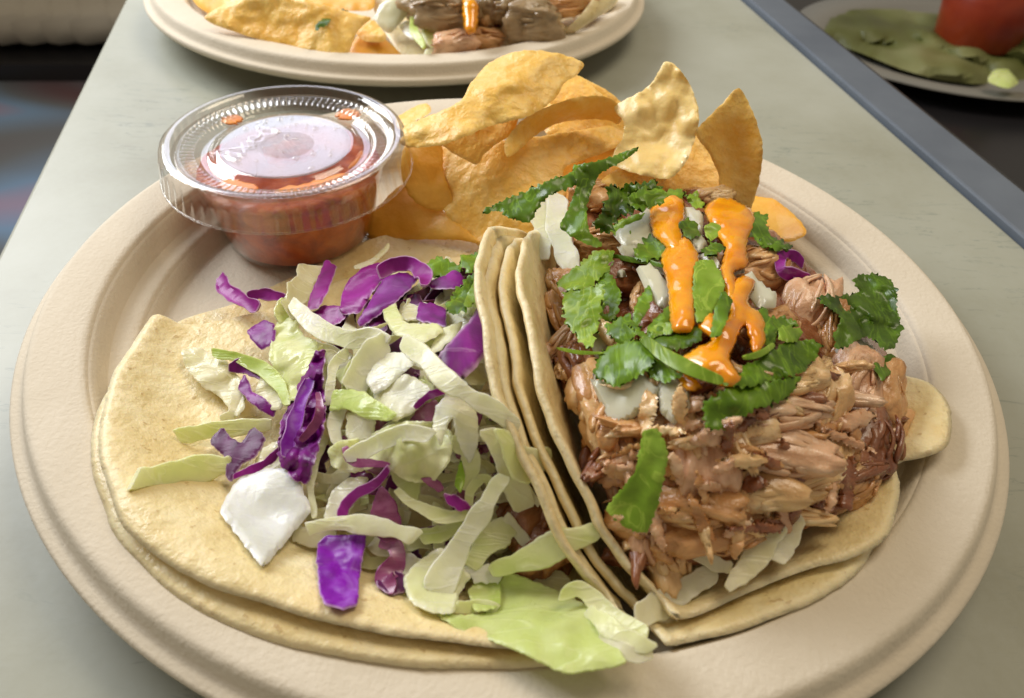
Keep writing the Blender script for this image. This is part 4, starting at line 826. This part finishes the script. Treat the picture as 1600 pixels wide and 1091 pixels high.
shred([(482, 722), (560, 700), (640, 762), (740, 822), (822, 872)], [40, 50, 54, 54, 40], 'cab_pale', 'looped yellowish cabbage strip topmost at the fold end', [0.95, 1.02, 0.8, 0.65, 0.55], c68, cup=.2)
shred([(590, 775), (670, 840), (760, 892), (842, 935)], [46, 62, 64, 46], 'cab_pale', 'middle yellowish cabbage strip at the fold end', [0.72, 0.65, 0.55, 0.45], c68)
shred([(640, 872), (720, 930), (800, 952), (842, 945)], [36, 50, 46, 30], 'cab_cream', 'lowest yellowish cabbage strip at the fold end', .36, c68)
shred([(560, 402), (520, 420), (470, 440)], [10, 16, 12], 'cab_cream', 'cream sliver poking past the salsa cup', .8, c5)
cab([(400, 110), (480, 80), (560, 5), (565, 35), (480, 110), (410, 130)], 'cab_cream', 'cream shred pointing at the salsa cup', .35, c5, th=.1)

# ------------------------------------------------------------------ cabbage in the right taco
GR = 'cabbage tucked in the right taco'
shred([(200, 925), (300, 880), (390, 820), (480, 765)], [60, 76, 76, 50], 'cab_cream', 'cream cabbage strip low at the front of the pork', .28, c90, group=GR, surf=zr)
shred([(515, 830), (580, 760), (650, 670), (680, 610)], [30, 66, 70, 60], 'cab_cream', 'left cream cabbage stick poking out under the pork', .5, c90, group=GR, surf=zr)
shred([(680, 735), (715, 670), (760, 570)], [50, 66, 60], 'cab_cream', 'right cream cabbage stick poking out under the pork', .5, c90, group=GR, surf=zr)
shred([(400, 700), (470, 740), (530, 755)], [40, 44, 34], 'cab_cream', 'thin cream cabbage edge under the front pork lump', .35, c90, group=GR, surf=zr)
ZB = tps([(850, 300, 3.3), (850, 420, 3.1), (900, 430, 3.2), (820, 380, 2.9)])
shred([(230, 200), (235, 300), (245, 450)], [66, 80, 50], 'cab_white', 'white cabbage strip standing at the far mouth left', 0, c76, group=GR, surf=ZB)
shred([(300, 170), (305, 300), (340, 430), (375, 525)], [70, 84, 80, 50], 'cab_white', 'white cabbage strip standing at the far mouth right', 0, c76, group=GR, surf=ZB)
shred([(330, 200), (270, 130), (200, 90), (180, 60), (190, 110)][:3], [40, 44, 30], 'purple_wilted', 'mauve cabbage curl by the right plate wall', .55, c11, group=GR, surf=zr) if False else None
shred([(300, 100), (265, 65), (225, 48), (195, 75), (205, 120), (250, 140), (325, 160)], [36, 46, 40, 36, 36, 50, 50], 'magenta', 'mauve cabbage curl hanging by the right plate wall', [.55, .65, .7, .65, .55, .5, .45], c11, group=GR, surf=zr, twist=[.3, .2, 0, 0, 0, .2, .3])
cab([(235, 130), (300, 128), (342, 158), (332, 208), (290, 190)], 'magenta', 'magenta tip below the mauve curl', .4, c11, group=GR, surf=zr, th=.1, step=5)

# ------------------------------------------------------------------ onion
GO = 'diced onion over the pork'
def onion(pts, label, lift=.6, cv=c76, th=.28, tilt=(0, 0)):
    p = cv(pts); c = np.mean([q[:2] for q in p], axis=0); z0 = float(zr(c[0], c[1])); p = grow(p, 1.1)
    return patch('onion_piece', p, lambda px, py: .5 * zr(px, py) + .5 * z0 + lift + tilt[0] * (np.asarray(px) - c[0]) / 100 + tilt[1] * (np.asarray(py) - c[1]) / 100, th, M['onion'], label, 'onion', GO, step=6, wave=.06, edge_w=.09, round_=False)
onion([(548, 345), (690, 235), (722, 300), (735, 382), (660, 395), (600, 405)], 'onion piece left of the upper left sauce blob', .7)
onion([(835, 225), (925, 255), (915, 355), (850, 290)], 'onion piece between the two upper sauce blobs', .7)
onion([(855, 372), (920, 348), (945, 400), (890, 425)], 'small onion cube between the sauce streams', .75)
onion([(895, 430), (970, 438), (1018, 522), (965, 485)], 'onion sliver right of the middle sauce blob', .75)
onion([(645, 500), (705, 478), (775, 560), (792, 622), (750, 662), (690, 600)], 'onion piece left of the middle sauce blob', .6)
onion([(1090, 530), (1130, 512), (1170, 560), (1232, 600), (1227, 652), (1160, 652), (1120, 600)], 'onion cube right of the lower sauce', .8)
onion([(455, 965), (560, 985), (640, 930), (745, 1012), (705, 1062), (545, 1175)], 'large onion square leaning beside the fold under cilantro', .62, tilt=(0, -.3))
onion([(735, 975), (850, 980), (866, 1080), (800, 1150), (745, 1100)], 'onion piece right of the large onion square', .5)
onion([(470, 700), (540, 740), (530, 830), (450, 895), (440, 800)], 'shaded onion piece tucked behind the fold', .35)
onion([(445, 470), (540, 435), (615, 470), (600, 525), (480, 535)], 'onion piece under the lone cilantro sprig at right', .35, c11)
onion([(560, 400), (640, 395), (660, 440), (590, 450)], 'tiny onion piece behind the small cilantro', .55)
onion([(700, 450), (760, 430), (770, 520), (715, 500)], 'onion sliver left above the middle sauce blob', .6)

rnd = random.Random(77)
for i in range(16):
    px, py = rnd.uniform(930, 1210), rnd.uniform(330, 600); a0 = rnd.random() * 3; r = rnd.uniform(9, 15)
    onion([(px + r * rnd.uniform(.8, 1.3) * math.cos(a0 + q), py + r * rnd.uniform(.7, 1.1) * math.sin(a0 + q)) for q in (0, 1.4, 3.0, 4.6)], 'small white onion dice scattered under the cilantro and sauce', .62, I_, .2)

# ------------------------------------------------------------------ orange sauce
sauce = empty('orange_sauce', tuple(U(1090, 500, 4.6))); tag(sauce, 'glossy orange hot sauce drizzled over the right taco', 'sauce')
def drip(pts, lift, dome=.3, cv=c76):
    p = cv(pts); c = np.mean([q[:2] for q in p], axis=0)
    p = grow(p, 1.09); patch('sauce_drip', p, on(zr, lift), -.0 + .12, M['orange'], step=4.5, wave=.10, wavef=1.6, jag=2.2, jagf=1.6, dome=dome * .62, parent=sauce, edge_w=.22, round_='soft')
drip([(698, 262), (730, 210), (790, 178), (835, 208), (842, 270), (828, 330), (850, 400), (800, 420), (762, 390), (718, 350)], .85, .35)
drip([(748, 452), (790, 392), (850, 372), (897, 430), (902, 500), (888, 600), (886, 700), (870, 745), (795, 742), (780, 640), (770, 540)], .88, .42)
drip([(938, 245), (1010, 203), (1090, 230), (1142, 290), (1108, 380), (1112, 470), (1062, 500), (1070, 570), (1040, 620), (1008, 560), (998, 490), (1010, 400), (960, 320)], .85, .38)
drip([(1030, 592), (1080, 540), (1142, 560), (1112, 640), (1170, 700), (1178, 800), (1130, 852), (1095, 745), (1062, 800), (1042, 870), (1082, 942), (1020, 978), (850, 880), (900, 822), (962, 792), (905, 740), (935, 690), (965, 640), (985, 695), (1030, 700)], .85, .28)
drip([(805, 925), (860, 945), (905, 972), (912, 1002), (850, 1006)], .6, .15)
drip([(1000, 540), (1030, 530), (1060, 560), (1050, 600), (1010, 590)], .8, .15)

# ------------------------------------------------------------------ cilantro
GC = 'chopped cilantro on the tacos'
def leaf(pts, label, mat='cilantro', lift=.9, cv=c76, surf=zr, th=.035, wave=.18, jag=5., tilt=(0, 0), wavef=1.3, name='cilantro_leaf'):
    p = grow(cv(pts), 1.24); c = np.mean([q[:2] for q in p], axis=0); z0 = float(surf(c[0], c[1]))
    return patch(name, p, lambda px, py: .7 * surf(px, py) + .3 * z0 + lift + tilt[0] * (np.asarray(px) - c[0]) / 100 + tilt[1] * (np.asarray(py) - c[1]) / 100, th, M[mat], label, 'cilantro', GC, step=5, wave=wave, wavef=wavef, jag=jag * 1.05, jagf=2.6, edge_w=.04)
def stem(pts, wpx, label, mat='cilantro_light', lift=.9, cv=c76, surf=zr, th=.1):
    return ribbon('cilantro_sprig', cv(pts), surf, np.asarray(wpx, float) / CVS[cv], th, M[mat], label, 'cilantro', GC, lift=lift, rough=.01, cup=.2)
ZF = tps([(780, 330, 4.3), (850, 300, 4.8), (980, 245, 4.9), (930, 370, 4.3), (1000, 300, 4.3), (900, 360, 4.4)])
leaf([(15, 258), (60, 208), (130, 190), (250, 130), (380, 80), (395, 110), (350, 150), (270, 172), (222, 215), (190, 282), (150, 268), (118, 268), (90, 235), (60, 235)], 'long jagged cilantro leaf reaching left over the chips', 'cilantro', .1, surf=ZF, jag=6)
leaf([(380, 75), (470, 62), (560, 30), (622, 8), (580, 50), (475, 105), (452, 160), (432, 220), (440, 305), (492, 345), (470, 362), (400, 332), (335, 290), (370, 225), (402, 140)], 'bent cilantro blade with one arm pointing up right', 'cilantro', .25, surf=ZF, jag=3)
leaf([(530, 150), (600, 152), (700, 125), (718, 170), (660, 232), (600, 250), (520, 322), (478, 285), (520, 220)], 'dark cilantro cluster at the far mouth of taco', 'cilantro_dark', .0, surf=ZF, jag=9, wave=.3)
leaf([(600, 190), (680, 150), (760, 165), (740, 210), (650, 235)], 'mid green cilantro bit on the dark cluster', 'cilantro', .2, surf=ZF, jag=7, wave=.25)
leaf([(528, 310), (640, 262), (705, 270), (640, 322), (570, 345)], 'pale folded cilantro bit on the far onion', 'cilantro_light', .95)
leaf([(740, 170), (830, 152), (850, 185), (790, 200)], 'tiny cilantro frond above the upper left sauce', 'cilantro', 1.0, jag=7)
leaf([(850, 180), (900, 175), (930, 230), (890, 230)], 'tiny pale cilantro bit between sauce blobs far back', 'cilantro_light', .9, jag=5)
leaf([(308, 550), (400, 482), (450, 435), (522, 430), (515, 490), (440, 560), (400, 602), (368, 570)], 'cilantro leaf arching over the fold', 'cilantro_light', 1.05, jag=5)
leaf([(345, 605), (430, 592), (492, 578), (482, 660), (460, 750), (440, 812), (390, 765), (345, 700)], 'bright ribbed cilantro leaf hanging on the fold', 'cilantro_light', 1.15, jag=7, wave=.2)
leaf([(470, 505), (520, 520), (568, 600), (545, 695), (480, 695), (490, 590)], 'shaded cilantro leaf behind the bright ribbed one', 'cilantro', .75, jag=5)
stem([(500, 430), (600, 450), (700, 465), (780, 490)], [16, 24, 22, 14], 'thin cilantro stalk running to the middle sauce', 'cilantro', .85)
leaf([(640, 412), (690, 358), (785, 385), (742, 442), (650, 452)], 'small jagged cilantro leaf left of the middle sauce', 'cilantro', .95, jag=8)
leaf([(818, 302), (868, 278), (912, 340), (860, 362)], 'small dark cilantro leaf between the upper sauce blobs', 'cilantro_dark', 1.05, jag=5)
leaf([(935, 305), (1012, 293), (990, 340), (950, 375)], 'pale shiny cilantro bit on the upper right sauce edge', 'cilantro_light', 1.05, jag=3)
leaf([(918, 412), (970, 380), (1015, 400), (962, 442)], 'small cilantro leaf below the pale shiny bit', 'cilantro', 1.0, jag=6)
leaf([(895, 482), (960, 472), (1006, 560), (965, 650), (905, 708), (888, 600)], 'tall cilantro leaf between the two sauce streams', 'cilantro_light', 1.15, jag=3, wave=.1)
leaf([(1000, 600), (1042, 640), (1010, 740), (985, 775), (960, 760), (980, 660)], 'narrow cilantro leaf inside the sauce fork', 'cilantro', 1.2, jag=3)
leaf([(1115, 335), (1150, 268), (1202, 275), (1192, 330), (1240, 370), (1282, 405), (1200, 392)], 'cilantro bit right of the upper right sauce', 'cilantro', .9, jag=6)
leaf([(1180, 350), (1250, 370), (1300, 400), (1230, 410), (1170, 390)], 'dark cilantro tip over the right pork', 'cilantro_dark', .85, jag=5)
leaf([(508, 742), (560, 705), (612, 700), (655, 760), (580, 805), (540, 780)], 'lobed cilantro leaf left of the crossing stalk', 'cilantro', .95, jag=8)
leaf([(620, 722), (655, 610), (702, 568), (695, 640), (645, 735)], 'upright cilantro leaf in the dark hollow', 'cilantro', .75, jag=4)
leaf([(690, 742), (780, 650), (795, 722), (705, 785)], 'cilantro blade pointing at the middle sauce', 'cilantro', .9, jag=4)
leaf([(700, 770), (790, 740), (892, 738), (902, 792), (800, 832), (740, 810)], 'cilantro leaf touching the foot of the middle sauce', 'cilantro_dark', .95, jag=5)
leaf([(690, 765), (740, 720), (795, 735), (780, 770)], 'light grey-green cilantro underside by the crossing stalk', 'cilantro_light', 1.05, jag=3)
leaf([(478, 935), (500, 852), (560, 825), (645, 808), (705, 832), (690, 905), (620, 950), (560, 978)], 'broad flat cilantro leaf above the large onion square', 'cilantro', 1.0, jag=7, wave=.12)
leaf([(690, 880), (760, 890), (820, 940), (760, 970), (690, 940)], 'cilantro leaf under the crossing stalk', 'cilantro', .85, jag=7)
stem([(665, 785), (760, 860), (880, 920), (1010, 972)], [40, 62, 62, 40], 'wide bright cilantro stalk crossing below the sauce', 'cilantro_light', 1.12)
leaf([(600, 730), (680, 770), (740, 830), (690, 810)], 'cilantro bit at the head of the crossing stalk', 'cilantro', 1.1, jag=5)
stem([(300, 830), (400, 848), (500, 850)], [12, 18, 10], 'hair thin cilantro stalk lying on the fold top', 'cilantro_light', 1.2, th=.05)
leaf([(1050, 965), (1130, 910), (1200, 850), (1290, 812), (1380, 808), (1402, 835), (1350, 912), (1290, 942), (1150, 975)], 'biggest cilantro leaf spreading over the pork', 'cilantro', 1.0, jag=7, wave=.2)
leaf([(955, 1065), (1050, 1000), (1200, 982), (1296, 965), (1255, 1055), (1130, 1090), (1020, 1160), (960, 1150)], 'cilantro leaf just below the biggest one on the pork', 'cilantro', .85, jag=8, wave=.2)
stem([(1095, 870), (1160, 855), (1225, 815)], [22, 30, 22], 'pale cut cilantro stalk right of the sauce foot', 'cilantro_light', 1.05)
leaf([(1150, 702), (1182, 660), (1232, 752), (1205, 832), (1165, 765)], 'cilantro leaf beside the lowest sauce drip', 'cilantro', .95, jag=5)
leaf([(1240, 760), (1275, 738), (1330, 750), (1330, 800), (1260, 795)], 'rounded bright cilantro bit above the biggest leaf', 'cilantro_light', 1.0, jag=4)
leaf([(1190, 710), (1260, 700), (1320, 720), (1290, 760), (1220, 770)], 'cilantro leaf behind the rounded bright bit', 'cilantro', .85, jag=6)
leaf([(528, 188), (560, 172), (612, 164), (655, 185), (692, 215), (690, 300), (717, 362), (682, 440), (642, 442), (575, 392), (482, 452), (455, 400), (500, 330), (440, 290), (392, 255), (440, 238), (560, 242)], 'lone cilantro sprig sticking out over the right plate wall', 'cilantro_dark', 1.0, c11, jag=6, wave=.22)
leaf([(622, 545), (690, 500), (712, 518), (692, 582), (655, 607)], 'small pointed cilantro leaf atop the right pork', 'cilantro', .95, c11, jag=2)
leaf([(225, 325), (272, 315), (300, 390), (278, 500), (240, 612), (180, 592), (118, 540), (208, 440)], 'single bright cilantro leaf low on the pork by the fold', 'cilantro_light', 1.0, c90, jag=4, wave=.12, tilt=(0, -.3))
leaf([(752, 130), (790, 90), (830, 74), (932, 130), (880, 152), (800, 168)], 'rounded dark cilantro leaf behind the slaw', 'cilantro', .75, c5, surf=zl, jag=4)
leaf([(935, 100), (960, 68), (1050, 30), (1062, -5), (1112, 15), (1062, 110), (1000, 145)], 'cilantro leaf standing behind the slaw next to fold', 'cilantro', 1.1, c5, surf=zl, jag=9)
leaf([(880, 325), (920, 240), (1000, 170), (1052, 150), (1152, 232), (1090, 262), (1000, 290), (955, 335)], 'jagged cilantro leaf over the slaw beside the fold', 'cilantro', 1.15, c5, surf=zl, jag=8, wave=.25)
leaf([(950, 300), (990, 210), (1050, 140), (1030, 230), (985, 310)], 'pale cilantro fold on the jagged slaw leaf', 'cilantro_light', 1.35, c5, surf=zl, jag=3)
leaf([(1012, 205), (1035, 108), (1052, 180), (1035, 232)], 'little green sliver upright among the front slaw', 'cilantro_light', .7, c6, surf=zl, jag=1)

# ------------------------------------------------------------------ food on the plate behind
GB = 'chips on the rear plate'
def rear(name, pts, ctrl, mat, label, cat, th=.17, cv=c1, group=None, **k):
    return patch(name, cv(pts), tps(cv(ctrl)), th, M[mat], label, cat, group, step=6, **k)
rear('tortilla_chip', [(665, -40), (690, -60), (800, -60), (830, 20), (760, 60), (700, 20)], [(690, 20, 1.5), (800, -60, 2.6), (760, 60, 1.7)], 'chip_deep', 'deep orange chip at the left of the rear plate', 'chip', group=GB)
rear('tortilla_chip', [(860, 0), (1000, -60), (1340, -60), (1340, 40), (1200, 40), (1000, 30)], [(860, 0, 2.0), (1340, -60, 2.8), (1340, 40, 2.3)], 'chip_deep', 'orange chip behind the speckled chip on rear plate', 'chip', group=GB)
rear('tortilla_chip', [(1235, 215), (1270, 130), (1330, 100), (1400, 160), (1460, 220), (1430, 235), (1300, 225)], [(1235, 215, 1.5), (1330, 100, 2.2), (1460, 220, 1.4)], 'chip_deep', 'low orange chip beside the rear taco', 'chip', group=GB)
rear('tortilla_chip', [(1265, 115), (1330, 62), (1385, 130), (1370, 152), (1300, 150)], [(1265, 115, 2.3), (1330, 62, 2.7), (1380, 150, 2.1)], 'chip', 'small folded chip between big chip and rear taco', 'chip', group=GB)
rear('tortilla_chip', [(722, 62), (800, 15), (880, -12), (960, -20), (1090, -2), (1200, 30), (1290, 55), (1335, 62), (1275, 110), (1240, 212), (1100, 192), (900, 135), (760, 88)], [(722, 62, 2.6), (880, -12, 3.4), (1335, 62, 3.0), (1240, 212, 1.75), (900, 135, 2.1), (1050, 80, 2.8)], 'chip', 'large speckled chip at the front of the rear plate', 'chip', group=GB, bubbles=.06, wave=.12, wavef=.6)
leaf([(1130, 100), (1150, 70), (1190, 40), (1240, 45), (1190, 60), (1160, 95)], 'wisp of cilantro on the large speckled rear chip', 'cilantro_dark', 0, c1, surf=tps([(500, 40, 3.0), (540, 20, 3.1), (510, 15, 3.15)]), jag=5, wave=.05)
rear('tortilla', [(60, -20), (90, 80), (140, 175), (235, 312), (340, 326), (480, 322), (640, 300), (800, 260), (1000, 205), (1180, 150), (1350, 20), (1360, -40), (700, -60)], [(60, -20, 2.3), (235, 312, 1.3), (640, 300, 1.35), (1000, 210, 1.5), (1350, 0, 2.4), (700, -60, 2.2)], 'tortilla', 'corn tortilla of the taco on the rear plate', 'tortilla', .25, c56)
rear('tortilla', [(1000, 195), (1060, 170), (1150, 90), (1210, 10), (1240, -40), (1370, -40), (1330, 30), (1220, 110), (1080, 200), (1020, 215)], [(1000, 200, 1.9), (1150, 90, 2.9), (1240, -40, 3.2), (1330, 30, 2.4), (1080, 205, 1.75)], 'tortilla', 'folded edge of the rear taco tortilla at its right', 'tortilla', .25, c56)
rear('onion_piece', [(78, 100), (110, 20), (170, -20), (250, -10), (275, 60), (220, 120), (165, 180), (110, 150)], [(78, 100, 2.4), (250, -10, 3.2), (165, 180, 2.0)], 'onion', 'translucent onion flake on the rear taco', 'onion', .2, c56)
rear('cabbage_piece', [(205, 130), (260, 100), (310, 170), (290, 215), (240, 180)], [(205, 130, 2.2), (310, 170, 2.2), (290, 215, 2.0)], 'cab_white', 'small white cabbage piece on the rear taco', 'cabbage', .12, c56)
rear('cabbage_piece', [(320, 110), (400, 100), (440, 160), (430, 230), (380, 260), (330, 200)], [(320, 110, 2.4), (440, 160, 2.4), (380, 260, 1.9)], 'cab_pale', 'pale green cabbage piece on the rear taco', 'cabbage', .12, c56)
rear('cabbage_piece', [(335, 300), (350, 250), (410, 260), (405, 312)], [(335, 300, 1.6), (410, 260, 1.9), (405, 312, 1.6)], 'cab_white', 'white cabbage scrap at the front of the rear taco', 'cabbage', .12, c56)
ribbon('cabbage_shred', c56([(285, 90), (290, 160), (325, 215), (345, 250)]), tps([(650, 30, 2.8), (660, 60, 2.5), (640, 75, 2.3)]), [10, 14, 12, 7], .12, M['cab_green'], 'bright green cabbage shred curving on the rear taco', 'cabbage')
for i, (x, y, z, L, W_, H, a, m, lb) in enumerate([
        (420, 40, 3.0, 3.2, 2.4, 1.8, 20, 'pork_grey', 'big grey-brown meat chunk left on the rear taco'),
        (900, 90, 2.6, 2.4, 2.6, 1.8, 10, 'pork_grey', 'squarish grey-brown meat chunk right on the rear taco'),
        (740, 30, 3.0, 2.0, 1.8, 1.5, 40, 'pork_grey', 'meat chunk behind the carrot strip on the rear taco'),
        (1060, 20, 2.8, 3.0, 1.6, 1.4, 15, 'pork', 'browned meat strip at the far right of the rear taco'),
        (500, 230, 2.1, 1.9, 1.0, .9, 20, 'pork_pink', 'crumbly meat bit at the front of the rear taco'),
        (660, 100, 2.4, 1.2, 1.0, .9, 90, 'pork_light', 'small pale meat bit beside the orange strip'),
        (740, 130, 2.0, 1.6, 1.2, 1.0, 30, 'pork_dark', 'dark meat in the hollow of the rear taco'),
        (660, 200, 1.9, 2.2, .9, .8, 5, 'pork', 'brown meat along the front of the rear tortilla'),
        (800, 190, 1.9, 2.0, .9, .8, 12, 'pork_grey', 'grey meat strip low at the front of rear taco')]):
    q = c56([(x, y)])[0]; pork(q[0], q[1], z, L, W_, H, a, 500 + i, m, lb, group='meat on the rear taco', strands=12, rag=.12)
rear('orange_sauce', [(530, -20), (600, -30), (635, 30), (625, 100), (620, 170), (570, 190), (545, 150), (540, 60)], [(530, -20, 3.6), (620, 20, 3.5), (600, 170, 2.8)], 'orange', 'streak of orange sauce on the rear taco', 'sauce', .2, c56, dome=.2)

# ------------------------------------------------------------------ beyond the table
# right: a dim lower counter with another plate of greens and a red cup
V, F = slab(sR2 + 1.2, 120, -40, 160, -14, -12, .3)
tag(fixnormals(build('lower_counter', V, F, M['dark'], smooth=False)), 'dark lower counter beyond the slate edge strip', 'counter')
def far_plate(c, rx, ry, label):
    V, F = lathe([(0, .2), (.72, .2), (.8, .9), (1, 1.3), (1, 1.15), (.82, .7), (.75, 0), (0, 0)], 72)
    V = np.array(V) * np.array([rx, ry, 1]) + c; return tag(fixnormals(build('far_plate', V, F, M['dimplate'])), label, 'plate')
PC = U(1500, 85, -11.7)
far_plate(PC, 15.5, 12.5, 'dim oval plate of greens beyond the slate strip')
V, F = lathe([(0, 0), (3.3, 0), (3.6, .4), (4.6, 7.5), (4.4, 7.5), (0, 7.1)], 48); q = U(1522, 66, -10.6)
tag(fixnormals(build('red_cup', np.array(V) + q, F, M['redcup'])), 'blurred red salsa cup on the dim far plate', 'cup')
o = patch('salad_greens', [(1300 - 10, 60), (1300, 25), (1360, 14), (1450, 20), (1540, 30), (1620, 60), (1630, 110), (1590, 128), (1500, 130), (1420, 112), (1350, 85)], lambda x, y: np.asarray(x) * 0 - 10.6, .8, M['salad'], 'heap of blurred dim greens on the far plate', 'salad', step=8, wave=1.4, wavef=.16, round_='soft')
patch('lime_wedge', [(1540, 128), (1552, 108), (1578, 110), (1594, 130), (1575, 140)], lambda x, y: np.asarray(x) * 0 - 9.6, .8, M['cab_green'], 'bright green wedge at the front of the far plate', 'lime', step=8)
# left: floor, a dark sill and an upholstered bench
V, F = slab(-260, 260, -200, 400, -72, -70, .3)
tag(fixnormals(build('floor', V, F, M['dark'], smooth=False)), 'dark floor below the table', 'floor', kind='structure')
def quad_at(name, a, b, z, mat, label, cat, th=1.0):
    pts = U(np.array([p[0] for p in a]), np.array([p[1] for p in a]), z); top = [tuple(p) for p in pts]; n = len(top)
    V = top + [(x, y, zz - th) for x, y, zz in top]; F = [tuple(range(n)), tuple(range(n, 2 * n))[::-1]] + [(i, (i + 1) % n, n + (i + 1) % n, n + i) for i in range(n)]
    return tag(fixnormals(build(name, V, F, M[mat], smooth=False)), label, cat)
quad_at('reflection_sheet', [(-260, 92), (240, 96), (240, 560), (-260, 560)], None, -45, 'print', 'glossy dark sheet with painted blurred reflections left of table', 'mat')  # added sheet that carries the painted floor reflections
quad_at('bench_base', [(-260, 40), (240, 44), (240, 101), (-260, 101)], None, -42, 'dark', 'black band under the ribbed bench at upper left', 'bench base', 6)
bench = empty('ribbed_bench', tuple(U(90, 20, -40))); tag(bench, 'beige ribbed bench cushion cut off at the upper left corner', 'bench')
for k in range(9):
    x0 = -110 + k * 44; a = U(x0 + 36, 47, -38); b = U(x0 - 10, -90, -38)
    sv, sf, se, _ = strip3(np.array([a, (a * .6 + b * .4), b]), [9.0, 9.0, 9.0], 6.0, n_sub=5, taper=(.8, .9), upvec=(0, -.3, 1))
    fixnormals(build('cushion_rib', sv, sf, M['beige'], bench))
# crumbs and specks
rnd = random.Random(9)
patch('burnt_speck', [(226, 817), (232, 815), (238, 818), (233, 822), (228, 823)], lambda x, y: np.asarray(x) * 0 + 1.72, .05, M['char'], 'tiny black burnt speck on the left tortilla', 'speck', step=2, wave=0)
